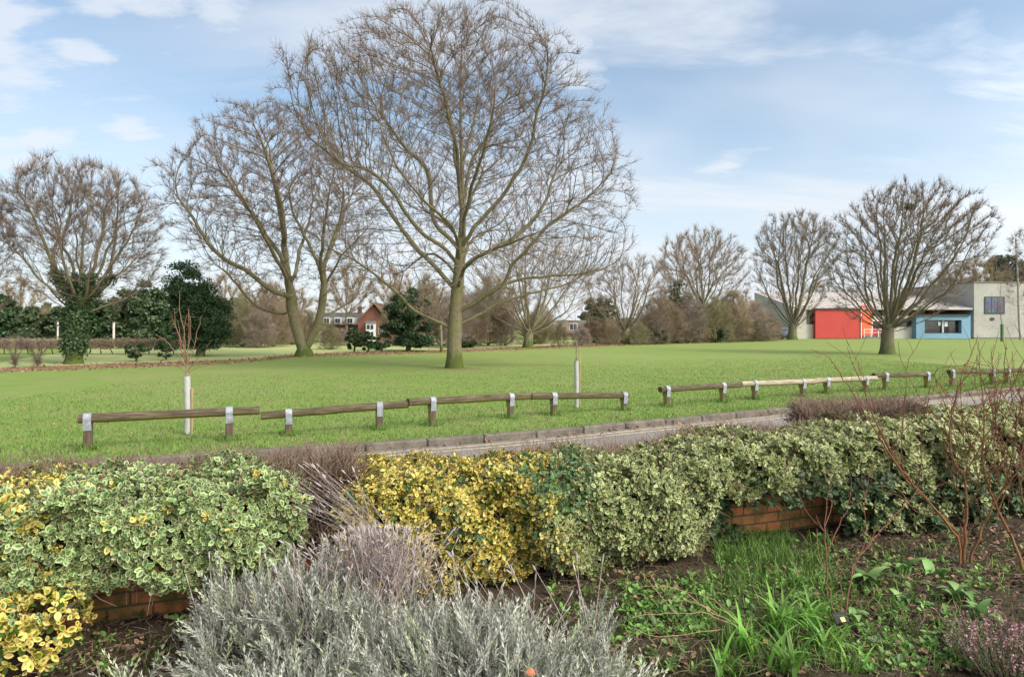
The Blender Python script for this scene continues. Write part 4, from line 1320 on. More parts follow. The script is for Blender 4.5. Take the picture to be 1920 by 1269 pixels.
# ------------------------------------------------------------------ cars
def car(label, x, b, paint, rz):
    root = thing('parked_car', gp(x, b), label, 'car', rz=rz)
    st = [(-2.1, .38, .62, .72, .72), (-2.02, .25, .82, .84, .80), (-1.2, .22, .92, .88, .84), (-.5, .2, .95, .89, .86), (.6, .2, .96, .89, .86), (1.6, .22, .97, .88, .84), (2.05, .28, .88, .82, .78), (2.12, .4, .7, .7, .7)]
    V, fs = [], []
    for y, z0, z1, w0, w1 in st:
        V += [(-w0 * .9, y, z0), (-w0, y, (z0 + z1) / 2), (-w1, y, z1), (w1, y, z1), (w0, y, (z0 + z1) / 2), (w0 * .9, y, z0)]
    n = 6
    for k in range(len(st) - 1):
        fs += [[k * n + j, k * n + (j + 1) % n, (k + 1) * n + (j + 1) % n, (k + 1) * n + j] for j in range(n)]
    fs += [list(range(n))[::-1], list(range(len(V) - n, len(V)))]
    mb = MB()
    mb.add(V, fs)
    mb.build('body', paint, root, True)
    cab = [(-1.25, .93, .84), (-.45, 1.42, .62), (.9, 1.45, .62), (1.75, .97, .80)]
    mb = MB()
    V = []
    for y, z, w in cab:
        V += [(-w, y, z), (w, y, z)]
    V += [(-.86, -.45, .93), (.86, -.45, .93), (-.86, .9, .94), (.86, .9, .94)]
    mb.add(V, [[0, 1, 3, 2], [2, 3, 5, 4], [4, 5, 7, 6], [0, 2, 8], [2, 4, 10, 8], [4, 6, 10], [1, 9, 3], [3, 9, 11, 5], [5, 11, 7]])
    mb.build('cabin', paint, root)
    lerp = lambda a, b, u: np.array(a) * (1 - u) + np.array(b) * u
    for nm_, (a, b, c, dd), off in (('rear_window', ((-.84, -1.25, .93), (.84, -1.25, .93), (.62, -.45, 1.42), (-.62, -.45, 1.42)), (0, -.012, .012)), ('windscreen', ((.8, 1.75, .97), (-.8, 1.75, .97), (-.62, .9, 1.45), (.62, .9, 1.45)), (0, .012, .012))):
        q = [np.array(p, float) for p in (a, b, c, dd)]
        m_ = sum(q) / 4
        mb = MB()
        mb.add([m_ + (p - m_) * .86 + off for p in q], [[0, 1, 2, 3]])
        mb.build(nm_, GLASS_FAR, root)
    for sx in (-1, 1):
        mb = MB()
        for q in (((-.87, -1.05, .97), (-.87, .2, .97), (-.66, .2, 1.4), (-.66, -.42, 1.38)), ((-.87, .3, .97), (-.85, 1.45, .99), (-.66, .85, 1.4), (-.66, .3, 1.41))):
            q = [np.array(p, float) * (-sx, 1, 1) for p in q]
            m_ = sum(q) / 4
            mb.add([m_ + (p - m_) * .9 + (sx * .05, 0, 0.01) for p in q], [[0, 1, 2, 3]])
        mb.build('side_window', GLASS_FAR, root)
        mb = MB()
        mb.box(sx * .5 - .17, sx * .5 + .17, -2.13, -1.98, .62, .76, bev=.03)
        mb.build('headlight', WHITE, root)
        for y in (-1.3, 1.3):
            mb = MB()
            mb.tube([(sx * .72, y, .31), (sx * .9, y, .31)], .31, 18)
            w = mb.build('wheel', RUBBER, root, True)
            mb = MB()
            mb.tube([(sx * .895, y, .31), (sx * .905, y, .31)], .19, 14)
            mb.build('rim', METAL, w)


RUBBER = plain('tyre_rubber', (.02, .02, .02), .8)
METAL = plain('galvanised_metal', (.25, .26, .285), .6, 14.0, .45, metal=.2)
car('silver blue car parked at the left end of the school', 1463, 636.2, plain('silver_paint', (.36, .39, .46), .35, 2, .05, metal=.5), .25)
car('pale car parked in front of the round conifer', 1104, 633.5, plain('pale_paint', (.55, .58, .62), .35, 2, .05), 1.2)


# ------------------------------------------------------------------ posts far left
POSTW = plain('pale_post', (.42, .38, .33), .8, 5.0, .2)
for x, b, top, r, lab, nm in ((108, 655, 602, .05, 'thin pale pole in the field left of the ivy clad trunk', 'pole'), (213, 654, 606, .07, 'short pale timber pole right of the ivy clad trunk', 'pole')):
    s = CH / (b - H0)
    root = thing(nm, gp(x, b), lab, 'pole')
    mb = MB()
    h = (b - top) * s
    mb.tube([(0, 0, -.05), (0, 0, .5), (0.02, 0, h)], np.array([r * 1.7, r * 1.2, r]), 8)
    mb.build('shaft', POSTW, root, True)
    mb = MB()
    mb.tube([(0.02, 0, h + .001), (0.02, 0, h + .06)], r * 1.35, 8)
    mb.build('cap', POSTW, root)


# ------------------------------------------------------------------ low timber rails on posts
def timber(name, c1, c2, algae):
    m, t, b = new_mat(name)
    tc = nd(t, 'ShaderNodeTexCoord').outputs['Object']
    g = noise(t, 7.0, 6, .7, nd(t, 'ShaderNodeMapping', Vector=tc, Scale=(.5, 5, 5)).outputs[0])
    p = noise(t, 3.0, 5, .65, tc)
    c = ramp(t, g, [(.3, tuple(x * .4 for x in c1)), (.5, c1), (.7, c2)])
    nz = nd(t, 'ShaderNodeSeparateXYZ', i0=nd(t, 'ShaderNodeNewGeometry').outputs['Normal'])
    side = nd(t, 'ShaderNodeMapRange', Value=mth(t, 'ADD', nz.outputs[2], mth(t, 'MULTIPLY', mth(t, 'SUBTRACT', p, .5), 1.5)), From_Min=-.1, From_Max=-.75).outputs[0]
    c = mixc(t, mth(t, 'MULTIPLY', side, algae), c, (.17, .16, .03))
    t.links.new(c, b.inputs['Base Color'])
    b.inputs['Roughness'].default_value = .9
    b.inputs['Specular IOR Level'].default_value = .12
    bump(t, b, g, .9, .012)
    return m


def post_wood():
    m, t, b = new_mat('post_timber')
    tc = nd(t, 'ShaderNodeTexCoord').outputs['Object']
    g = noise(t, 8.0, 6, .7, nd(t, 'ShaderNodeMapping', Vector=tc, Scale=(5, 5, .5)).outputs[0])
    c = ramp(t, g, [(.3, (.03, .022, .015)), (.55, (.085, .06, .038)), (.7, (.17, .125, .08))])
    nz = nd(t, 'ShaderNodeSeparateXYZ', i0=nd(t, 'ShaderNodeNewGeometry').outputs['Normal'])
    k = mth(t, 'ADD', mth(t, 'MULTIPLY', nz.outputs[0], -1.0), mth(t, 'MULTIPLY', mth(t, 'SUBTRACT', noise(t, 6.0, 4, .6, tc), .5), 1.0))
    c = mixc(t, nd(t, 'ShaderNodeMapRange', Value=k, From_Min=.35, From_Max=.8, To_Max=.8).outputs[0], c, (.25, .22, .035))
    z = nd(t, 'ShaderNodeSeparateXYZ', i0=tc).outputs[2]
    k = mth(t, 'ADD', z, mth(t, 'MULTIPLY', g, .14))
    c = mixc(t, nd(t, 'ShaderNodeMapRange', Value=k, From_Min=.17, From_Max=.09, To_Max=.8).outputs[0], c, (.10, .15, .015))
    t.links.new(c, b.inputs['Base Color'])
    b.inputs['Roughness'].default_value = .9
    bump(t, b, g, .8, .01)
    return m


RAIL = timber('rail_timber_old', (.085, .066, .042), (.165, .13, .09), .9)
RAIL_NEW = timber('rail_timber_pale', (.30, .25, .18), (.44, .385, .30), .3)
POST = post_wood()
# (rail ends, rail top row at each end, posts (x, base row), label, wood)
RAILS = [((147, 487), ((165, 843), (430, 826)), 'low timber rail at the left end, before the white guarded young tree', RAIL),
         ((489, 765), ((541, 816), (711, 805)), 'low timber rail second from the left end of the row', RAIL),
         ((765, 994), ((810, 798), (957, 784)), 'low timber rail with its left post directly below the largest tree', RAIL),
         ((996, 1176), ((1038, 778), (1170, 769)), 'low timber rail in front of the staked sapling, left of the gap', RAIL),
         ((1238, 1389), ((1250, 762), (1355, 754)), 'low dark timber rail just right of the gap', RAIL),
         ((1389, 1527), ((1415, 749), (1505, 743)), 'pale new timber rail joining the dark rail by the gap', RAIL_NEW),
         ((1528, 1642), ((1550, 738), (1623, 734)), 'pale new timber rail, the farther of the two pale ones', RAIL_NEW),
         ((1638, 1748), ((1660, 731), (1738, 727)), 'low dark timber rail right after the pale rails', RAIL),
         ((1779, 1868), ((1785, 725), (1860, 722)), 'low dark timber rail behind the red brown cane shrub', RAIL),
         ((1868, 1950), ((1888, 720), (1940, 717)), 'low dark timber rail running out at the right border', RAIL)]
TOPS = [(.47, .466), (.372, .436), (.468, .424), (.422, .345), (.408, .41), (.42, .39), (.385, .38), (.44, .41), (.455, .435), (.43, .43)]     # height of each rail's two ends
for ((xa, xb), posts, lab, wood), (ta, tb) in zip(RAILS, TOPS):
    p0, p1 = gp(*posts[0]), gp(*posts[1])
    t = nrm(p1 - p0)
    n = np.array([-t[1], t[0], 0])

    def along(x):           # where the column x of the photo crosses the rail's line
        k = (x - 960) / F
        return (k * p0[1] - p0[0]) / (t[0] - k * t[1])
    a, b = along(xa), along(xb)
    root = thing('trip_rail', p0, lab, 'timber rail', 'low timber rails along the lawn edge', rz=math.atan2(t[1], t[0]))
    L = np.linalg.norm(p1 - p0)
    zz = lambda s: ta - .062 + (tb - ta) * (s - a) / (b - a)
    m = 14
    ss = np.linspace(a, b, m)
    P = np.stack([ss, rng.normal(0, .004, m), [zz(s) for s in ss]], 1)
    r = .062 + rng.normal(0, .0016, m)
    mb = MB()
    k = 8
    ang = (np.arange(k) + .5) / k * 2 * np.pi
    V = []
    for q, rad in zip(P, r):
        rr = rad * (1 + rng.normal(0, .018, k))
        V += [(q[0], q[1] + rr[j] * 1.08 * math.cos(ang[j]), q[2] + rr[j] * math.sin(ang[j])) for j in range(k)]
    fs = [[i * k + j, i * k + (j + 1) % k, (i + 1) * k + (j + 1) % k, (i + 1) * k + j] for i in range(m - 1) for j in range(k)]
    fs += [list(range(k)), list(range(m * k - k, m * k))[::-1]]
    mb.add(V, fs)
    mb.build('rail', wood, root)
    for s in (0, L):
        w = .048
        zt = zz(s) - .068
        mb = MB()
        mb.box(s - w, s + w, -w, w, -.2, zt, bev=.008)
        po = mb.build('post', POST, root)
        mb = MB()       # bent metal strap over the rail, screwed to the post
        A = np.linspace(R(-20), R(200), 12)
        sec = [(w + .010, zz(s) - .15)] + [(.071 * 1.08 * math.cos(q), zz(s) + .071 * math.sin(q)) for q in A] + [(-w - .010, zz(s) - .15)]
        V, fs = [], []
        for y, z in sec:
            for x in (s - .046, s + .046):
                V.append((x, y, z))
        for y, z in sec:
            for x in (s - .046, s + .046):
                V.append((x, y * .94, z - .004))
        q = len(sec)
        fs = [[2 * i, 2 * i + 1, 2 * i + 3, 2 * i + 2] for i in range(q - 1)] + [[2 * q + 2 * i, 2 * q + 2 * i + 2, 2 * q + 2 * i + 3, 2 * q + 2 * i + 1] for i in range(q - 1)]
        fs += [[2 * i, 2 * i + 2, 2 * q + 2 * i + 2, 2 * q + 2 * i] for i in range(q - 1)] + [[2 * i + 1, 2 * q + 2 * i + 1, 2 * q + 2 * i + 3, 2 * i + 3] for i in range(q - 1)]
        mb.add(V, fs)
        mb.build('strap', METAL, po)
# tufts of longer grass round the posts
tp = []
for _, posts, _, _ in RAILS:
    for q in posts:
        c = gp(*q)
        n = 130
        a = rng.uniform(0, 6.28, n)
        r_ = .07 + np.abs(rng.normal(0, .07, n))
        tp.append(c + np.stack([r_ * np.cos(a), r_ * np.sin(a), np.zeros(n)], 1))
tp = np.concatenate(tp)
L = rng.uniform(.05, .13, len(tp))
V, f, A = bake(BLADE_V, BLADE_F3, tp, frame(nrm(rng.normal(0, .4, (len(tp), 3)) + [0, 0, 1.0]), rand_dirs(len(tp))), np.stack([np.full(len(tp), .07), L, L], 1))
tag(mk('grass_tufts', V, [f], GRASS_G, attrs={'leaf': A}), kind='stuff')


# ------------------------------------------------------------------ young trees in guards
GUARD = plain('white_guard', (.33, .33, .30), .6, 7.0, .22)
STAKE = plain('stake_wood', (.30, .22, .12), .85, 9.0, .25)
TWIG_RED = bark('young_bark', (.24, .21, .13), (.21, .115, .08), mossy=0.0, green=(.22, .2, .1))
TWIG_GREY = bark('sapling_bark', (.16, .14, .11), (.2, .16, .12), mossy=0.0)


def young_tree(label, x, b, guard_top, stems, stake, bk, gw=.047, guard_mat=None):
    root = thing('young_tree', gp(x, b), label, 'young tree')
    s = CH / (b - H0)
    hg = (b - guard_top) * s
    mb = MB()
    mb.tube([(0, 0, .01), (.004, 0, hg * .5), (-.004, 0, hg)], gw, 14, caps=False)
    mb.tube([(-.004, 0, hg), (.004, 0, hg * .5), (0, 0, .01)], gw * .93, 14, caps=False)
    mb.build('tree_guard', guard_mat or GUARD, root, True)
    if stake:
        mb = MB()
        mb.box(gw + .008, gw + .036, -.014, .014, -.1, (b - stake) * s, bev=.004)
        mb.build('stake', STAKE, root)
    tr = [(0, 0, -.05), (0, 0, hg * .6), (.0, 0, hg + .05)]
    ch, rr = [smooth_line(tr, .1)], []
    rr.append(np.linspace(.028, .02, len(ch[0])))
    for pts, dd, r0 in stems:
        q = px_line((x, b), s, pts, 0, dd)
        q = smooth_line(q, .07)
        q[1:-1] += rng.normal(0, .006, (len(q) - 2, 3))
        ch.append(q)
        rr.append(np.linspace(r0 * .72, .0026, len(q)))
        for k in range(2, len(q) - 1, 2):           # buds and short shoots
            e = nrm(q[k + 1] - q[k] + rand_dirs(1)[0] * .8) * rng.uniform(.02, .09)
            ch.append(np.stack([q[k], q[k] + e]))
            rr.append(np.array([.0035, .0025]))
    V, f = tubes(ch, rr, 6)
    mk('crown', V, [f], bk, root, True, attrs={'rad': np.repeat(np.concatenate(rr) * 2.5, 6)})


young_tree('young tree with reddish upright shoots in a white tube guard behind the leftmost rail', 351, 814, 705,
           [([(351, 705), (347, 665), (342, 620), (333, 585), (330, 545)], .05, .017), ([(351, 700), (353, 660), (357, 620), (356, 575)], -.05, .015), ([(349, 690), (336, 650), (322, 610), (316, 580)], .1, .012),
            ([(350, 690), (335, 665), (312, 640), (293, 628)], -.1, .011), ([(352, 680), (360, 655), (368, 620), (374, 590)], .12, .009), ([(350, 700), (325, 685), (300, 675), (277, 668)], .1, .009),
            ([(353, 695), (375, 672), (395, 655), (408, 640)], -.1, .01), ([(352, 700), (372, 690), (395, 682), (420, 676)], .05, .008), ([(346, 660), (340, 630), (345, 590)], .08, .009), ([(354, 650), (362, 610), (362, 580)], -.1, .008),
            ([(340, 640), (328, 610), (325, 590)], -.08, .007), ([(349, 672), (342, 640), (338, 600)], -.1, .009)], 728, TWIG_RED)
young_tree('slim dark sapling with a pale guard and stake, behind the rail left of the gap', 1081, 764, 676,
           [([(1081, 690), (1080, 650), (1080, 610), (1077, 580)], .03, .012), ([(1081, 660), (1086, 625), (1085, 600)], .05, .006), ([(1081, 650), (1075, 620), (1073, 600)], -.05, .006), ([(1080, 630), (1088, 605)], -.03, .004), ([(1080, 640), (1070, 615)], .03, .004)], 655, TWIG_GREY, gw=.043)
young_tree('slender young tree in a green guard before the grey block', 1879, 640, 608,
           [([(1879, 615), (1876, 590), (1875, 560), (1877, 520), (1876, 490)], .1, .06), ([(1877, 590), (1864, 570), (1858, 545)], .3, .03), ([(1876, 580), (1890, 560), (1900, 545)], -.3, .03), ([(1876, 555), (1868, 530), (1866, 510)], .2, .02), ([(1876, 550), (1885, 525)], .2, .02)], None, TWIG_GREY, gw=.16,
           guard_mat=plain('green_guard', (.10, .16, .06), .7, 8, .2))


# old nest high in the broad tree
p = at(1706, 388, 36.9)
n = 260
a = rand_dirs(n) * np.array([.30, .30, .2]) * rng.uniform(.4, 1.0, n)[:, None]
e = rand_dirs(n) * rng.uniform(.08, .2, n)[:, None]
V, f = tubes([np.stack([a[k] - e[k], a[k], a[k] + e[k] * .9]) for k in range(n)], [np.array([.009, .01, .007])] * n, 3)
o = tag(mk('bird_nest', V, [f], BARK_GREY, attrs={'rad': np.full(len(V), .03)}), 'dark ball of twigs, an old nest high in the broad tree before the school', 'nest')
o.location = p
# ------------------------------------------------------------------ front garden: wall line y = 4.26 + .364 x
WT = np.array([.9397, .3420, 0.0])        # along the wall
WN = np.array([.3420, -.9397, 0.0])       # towards the camera


def wl(u):
    u = np.asarray(u, float)
    return np.stack([u, 4.26 + .364 * u, np.zeros_like(u)], -1)


def build_soil():
    X = np.linspace(-9, 9, 91)
    V, f = [], []
    n = 60
    for x in X:
        for q in np.linspace(0, 1, n):
            y = -1.5 + (4.26 + .364 * x - .02 + 1.5) * q
            z = .018 * math.sin(x * 5.1 + 2 * math.sin(y * 3.3)) * math.sin(y * 6.2 + x) + rng.normal(0, .006)
            V.append((x, y, z))
    f = [[i * n + j, (i + 1) * n + j, (i + 1) * n + j + 1, i * n + j + 1] for i in range(len(X) - 1) for j in range(n - 1)]
    tag(mk('garden_soil', V, [np.array(f)], G['soil'], smooth=True), kind='structure')


build_soil()
WALL_BRICK = brick_mat('garden_brick', (.46, .16, .06), (.40, .19, .075), (.12, .095, .065), 2.25, moss=.75)


def garden_wall():
    root = thing('garden_wall', wl(0.0), 'low orange brick garden wall almost covered by the variegated hedge', 'wall', rz=math.atan2(.364, 1.0))
    mb = MB()
    mb.box(-5.5, 8.0, .0, .215, -.3, .30)
    mb.build('wall', WALL_BRICK, root)
    mb = MB()
    x = -5.5
    while x < 7.9:          # coping of bricks laid on edge
        w = .070 + rng.normal(0, .002)
        mb.box(x, x + w, -.012 + rng.normal(0, .003), .225, .304, .40 + rng.normal(0, .003), bev=.006)
        x += w + .011
    mb.build('coping', WALL_BRICK, root)


garden_wall()

# leaf materials of the hedge
L_WHITE = leafmat('leaf_green_cream', (.075, .17, .045), (.53, .53, .26), .68, .45, margin2=(.40, .46, .2))
L_WHITE2 = leafmat('leaf_green_white', (.09, .155, .035), (.58, .55, .29), .62, .6, margin2=(.42, .44, .18), green_share=.12)
L_GOLD = leafmat('leaf_gold', (.10, .18, .022), (.66, .44, .05), .46, .8, margin2=(.62, .50, .17), green_share=.2)
L_LIME = leafmat('leaf_green_yellow', (.085, .15, .035), (.50, .49, .18), .58, .6, margin2=(.45, .45, .24))
L_DARK = leafmat('leaf_dark_green', (.05, .115, .03), (.3, .36, .2), .93, .4, rough=.6)
TWIG = bark('hedge_twig', (.15, .11, .075), (.165, .115, .085), mossy=0.0, green=(.15, .12, .07))
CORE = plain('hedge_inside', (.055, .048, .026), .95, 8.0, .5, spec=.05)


def section(u, th, b):
    """point and outward normal on a bush's rounded box section"""
    u0, u1, zb, zt, fr, bk = b
    q = np.clip((u - (u0 + u1) / 2) / ((u1 - u0) / 2), -1, 1)
    e = np.sqrt(np.maximum(1 - np.abs(q) ** 5, 0.02))
    lump = .055 * np.sin(u * 7.3 + 1.7 * np.sin(th * 2.1 + u * 2)) + .04 * np.sin(u * 15 + th * 4.1) + .03 * np.sin(th * 7 - u * 9)
    T = (fr + bk) / 2 * (.55 + .45 * e) + lump
    Hh = (zt - zb) / 2 * (.7 + .3 * e) + lump * .35
    c = (fr - bk) / 2
    sg = lambda a, p: np.sign(a) * np.abs(a) ** p
    w = c + T * sg(np.cos(th), .62)
    z = (zt + zb) / 2 + Hh * sg(np.sin(th), .55)
    nr = nrm(WN * np.cos(th)[:, None] + np.array([0, 0, 1.0]) * np.sin(th)[:, None] + WT * (np.sign(q) * np.abs(q) ** 7 * .8)[:, None])
    return wl(u) + WN * w[:, None] + np.array([0, 0, 1.0]) * z[:, None], nr


def rosettes(P, N, size, tv=LEAF_V, tf=LEAF_F, te=LEAF_E, k=7):
    """small whorls of leaves, each round its own shoot axis"""
    n = len(P)
    ax = nrm(N + rand_dirs(n) * .45 + np.array([0, 0, .15]))
    s1 = nrm(np.cross(ax, rand_dirs(n)))
    s2 = np.cross(ax, s1)
    PP, TT, NN, SS = [], [], [], []
    a0 = rng.uniform(0, 6.28, n)
    sz = size * rng.uniform(.5, 1.3, n)
    for j in range(k):
        a = a0 + j * 2.39996 + rng.normal(0, .25, n)
        tilt = np.where(j < 2, R(28), R(62)) + rng.normal(0, .28, n)
        rd = s1 * np.cos(a)[:, None] + s2 * np.sin(a)[:, None]
        t = rd * np.sin(tilt)[:, None] + ax * np.cos(tilt)[:, None]
        nn = ax * np.sin(tilt)[:, None] - rd * np.cos(tilt)[:, None]
        PP.append(P + ax * ((k - j) * -.006 + .02) + rd * .003)
        TT.append(t)
        NN.append(nn + rand_dirs(n) * .3)
        SS.append(sz * (.72 if j < 2 else 1.0) * rng.uniform(.75, 1.15, n))
    PP, TT, NN, SS = np.concatenate(PP), np.concatenate(TT), np.concatenate(NN), np.concatenate(SS)
    return bake(tv, tf, PP, frame(TT, NN), SS, te)


def twig_mass(b, n, L, r, th0, th1, jit=.1, up=.3):
    u = rng.uniform(b[0], b[1], n)
    th = rng.uniform(R(th0), R(th1), n)
    P, N = section(u, th, b)
    P = P - N * rng.uniform(0, jit, n)[:, None]
    d = nrm(N + rand_dirs(n) * .8 + np.array([0, 0, up]))
    l = L * rng.uniform(.4, 1.2, n)
    M = P + d * (l * .5)[:, None]
    E = M + nrm(d + rand_dirs(n) * .5) * (l * .5)[:, None]
    S = P - N * .1
    C = np.stack([S, P, M, E], 1)
    return tubes([C[i] for i in range(n)], [np.array([1.3, 1.0, .8, .5]) * r] * n, 3)


def bush(name, label, b, mat_, n, size, th0=-40, th1=185, gaps=.3, twigs=700, brown=0, k=7, tv=LEAF_V, tf=LEAF_F, te=LEAF_E, cat='hedge', core=True, mat2=None, share2=0.0, lean=0.0):
    c0 = wl((b[0] + b[1]) / 2)
    root = thing(name, c0, label, cat, 'hedge bushes along the garden wall')
    off = -c0
    m = int(n * 1.6)
    u = rng.uniform(b[0], b[1], m)
    tg = np.linspace(R(th0), R(th1), 400)           # spread evenly along the outline of the section
    sx = np.sign(np.cos(tg)) * np.abs(np.cos(tg)) ** .62 * (b[4] + b[5]) / 2
    sy = np.sign(np.sin(tg)) * np.abs(np.sin(tg)) ** .55 * (b[3] - b[2]) / 2
    al = np.concatenate([[0], np.cumsum(np.hypot(np.diff(sx), np.diff(sy)))])
    th = np.interp(rng.random(m) * al[-1], al, tg)
    g = np.sin(u * 13 + 3 * np.sin(th * 3.3 + u)) * np.sin(th * 8 + 2.5 * np.sin(u * 7)) + .7 * np.sin(u * 29 + th * 13 + 2 * np.sin(u * 11))
    keep = (g > -.75) | (rng.random(m) > gaps)
    if brown:                                   # brown bare patches along the back of the top
        bb = (th > R(100)) & (np.sin(u * 6.1 + 1) + .5 * np.sin(u * 17) > .5 - brown)
        keep &= ~(bb & (rng.random(m) < .8))
    u, th = u[keep][:n], th[keep][:n]
    P, N = section(u, th, b)
    P = P - N * (rng.exponential(.028, len(u)) - .012)[:, None] + off
    sel = rng.random(len(u)) < share2 * (1 + .9 * np.sin(u * 11 + th * 5)) + lean * np.clip((b[0] + .85 - u) / .6, 0, 1) * (np.sin(u * 19 + th * 7) > -.2) if mat2 is not None else np.zeros(len(u), bool)
    for s_, mm in ((~sel, mat_), (sel, mat2)):
        if s_.any():
            V, f, A = rosettes(P[s_], N[s_], size, tv, tf, te, k)
            mk('foliage', V, [f], mm, root, attrs={'leaf': A})
    if core:                                    # brown leaves caught among the green
        i = rng.choice(len(P), len(P) // 16, replace=False)
        V, f, A = rosettes(P[i] + N[i] * .012, N[i], size * .9, k=2)
        mk('dead_leaves', V, [f], DEAD, root, attrs={'leaf': A})
    if twigs:
        V, f = twig_mass(b, twigs, .16, .0022, th0, th1, .08)
        VV, FF = [V + off], [f]
        if brown:
            V2, f2 = twig_mass(b, int(900 * (b[1] - b[0])), .11, .0024, 85, 180, .05, .4)
            VV.append(V2 + off)
            FF.append(f2 + len(V))
        VV = np.concatenate(VV)
        mk('twigs', VV, [np.concatenate(FF)], TWIG, root, attrs={'rad': np.full(len(VV), .006)})
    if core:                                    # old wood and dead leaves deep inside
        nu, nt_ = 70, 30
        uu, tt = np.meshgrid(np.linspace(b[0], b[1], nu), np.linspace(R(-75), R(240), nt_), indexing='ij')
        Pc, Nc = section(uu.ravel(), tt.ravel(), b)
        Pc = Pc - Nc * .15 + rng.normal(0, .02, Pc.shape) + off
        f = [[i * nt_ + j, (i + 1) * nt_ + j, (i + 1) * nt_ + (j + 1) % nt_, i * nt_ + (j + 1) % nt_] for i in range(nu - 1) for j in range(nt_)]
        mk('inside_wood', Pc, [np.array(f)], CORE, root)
    return root


bush('hedge_bush', 'golden leaved bush at the left border, on top of the hedge', (-3.5, -2.33, .30, .81, .36, .52), L_GOLD, 1200, .042, mat2=L_WHITE, share2=.30, brown=.2)
bush('hedge_bush', 'low golden bush at the bottom left corner before the wall', (-3.3, -2.2, -.05, .36, .66, -.05), L_GOLD, 1000, .040, th0=-20, mat2=L_WHITE, share2=.12, gaps=.8, core=False, twigs=220)
bush('hedge_bush', 'large green and cream leaved bush, left part of the hedge', (-3.05, -1.24, .25, .775, .40, .52), L_WHITE, 5300, .036, th0=-50, mat2=L_GOLD, share2=.035, brown=.12, lean=.55, gaps=.08)
bush('hedge_bush', 'golden yellow bush reaching the soil in the middle of the hedge', (-1.08, .44, .0, .705, .36, .46), L_GOLD, 5600, .031, th0=-50, gaps=.18, mat2=L_DARK, share2=.05)
bush('hedge_bush', 'cream and green small leaved bush right of the golden yellow one', (-.12, 1.36, .0, .69, .37, .44), L_WHITE2, 4700, .033, th0=-50, gaps=.18, brown=.7)
bush('hedge_bush', 'green and cream bush hanging over the bare orange brickwork', (1.22, 2.78, .36, .745, .30, .46), L_WHITE2, 2900, .040, th0=-50, mat2=L_LIME, share2=.3, brown=.8, gaps=.3)
bush('hedge_bush', 'yellow green bush behind the red brown canes, right part of the hedge', (2.66, 5.7, .26, .815, .40, .48), L_LIME, 4700, .044, th0=-50, mat2=L_WHITE2, share2=.25, gaps=.35)
bush('hedge_bush', 'thin skirt of pale leaves low down behind the canes', (2.3, 5.4, -.05, .40, .52, .0), L_WHITE2, 800, .034, th0=-20, th1=100, gaps=.9, mat2=L_DARK, share2=.35, core=False, twigs=160)
bush('hedge_bush', 'yellow green end of the hedge beyond the right border', (5.6, 7.9, .1, .80, .36, .48), L_LIME, 2200, .044, mat2=L_WHITE2, share2=.25)
bush('hedge_bush', 'golden end of the hedge beyond the left border', (-5.4, -3.4, .1, .80, .36, .5), L_GOLD, 1800, .042, mat2=L_WHITE, share2=.4)
# dark small leaved patch between the golden and the cream bush
bush('ivy_patch', 'dark green patch between the golden and the cream bush', (-.10, .46, .40, .70, .375, .3), L_DARK, 300, .040, th0=-30, th1=120, twigs=0, core=False, cat='ivy', k=5)
# ivy down the wall
bush('ivy_patch', 'dark ivy hanging down the wall left of the bare brickwork', (1.02, 1.62, -.04, .44, .17, .05), IVY, 430, .055, th0=-30, th1=80, twigs=60, core=False, cat='ivy', k=4, tv=IVY_V, tf=IVY_F, te=IVY_E)
bush('ivy_patch', 'dark ivy on the wall right of the bare brickwork', (2.36, 5.4, .0, .42, .46, .05), IVY, 1900, .05, th0=-30, th1=80, twigs=200, core=False, cat='ivy', k=4, tv=IVY_V, tf=IVY_F, te=IVY_E)
bush('ivy_patch', 'ivy leaves along the lower edge of the hedge above the bare brickwork', (1.55, 2.5, .30, .5, .30, .0), IVY, 190, .045, th0=-40, th1=60, twigs=40, core=False, cat='ivy', k=4, tv=IVY_V, tf=IVY_F, te=IVY_E)


def bare_clump(label, b, n, L=.13):
    c0 = wl((b[0] + b[1]) / 2)
    root = thing('bare_hedge', c0, label, 'hedge', 'hedge bushes along the garden wall')
    V, f = twig_mass(b, n, L, .0027, -40, 200, .22, .05)
    V = V - c0
    mk('twigs', V, [f], TWIG, root, attrs={'rad': np.full(len(V), .006)})
    for u in np.linspace(b[0] + .1, b[1] - .1, 9):
        p = wl(u) - c0 - WN * (b[5] - b[4]) / 2
        e = rng.normal(0, .08, 3)
        V, f = tubes([np.array([p, p + [e[0], e[1], b[3] * .4], p + [e[0] * 2, e[1] * 2, b[3] * .85]])], [np.array([.014, .011, .006])], 5)
        mk('stem', V, [f], TWIG, root, True, attrs={'rad': np.full(len(V), .05)})


bare_clump('clipped leafless brown hedge piece standing above the right part of the hedge', (2.76, 3.86, .40, .905, -.05, .75), 11000, .10)
bare_clump('bare brown gap of twigs between the cream and the golden bush', (-1.46, -.90, .25, .80, .24, .52), 3200)

# ------------------------------------------------------------------ lavender
LAV = leafmat('lavender_leaf', (.355, .355, .295), var=.4, rough=.8, trans=.15)
LAV_G = leafmat('lavender_leaf_fresh', (.34, .37, .23), var=.35, rough=.8, trans=.15)
LAV_DRY = plain('lavender_dry_stalk', (.30, .245, .225), .9, 9.0, .25, spec=.1)
LAV_HEAD = plain('lavender_dry_head', (.36, .31, .30), .95, 30.0, .3, spec=.05)
LAV_WOOD = plain('lavender_wood', (.13, .105, .085), .9, 9.0, .3, spec=.05)


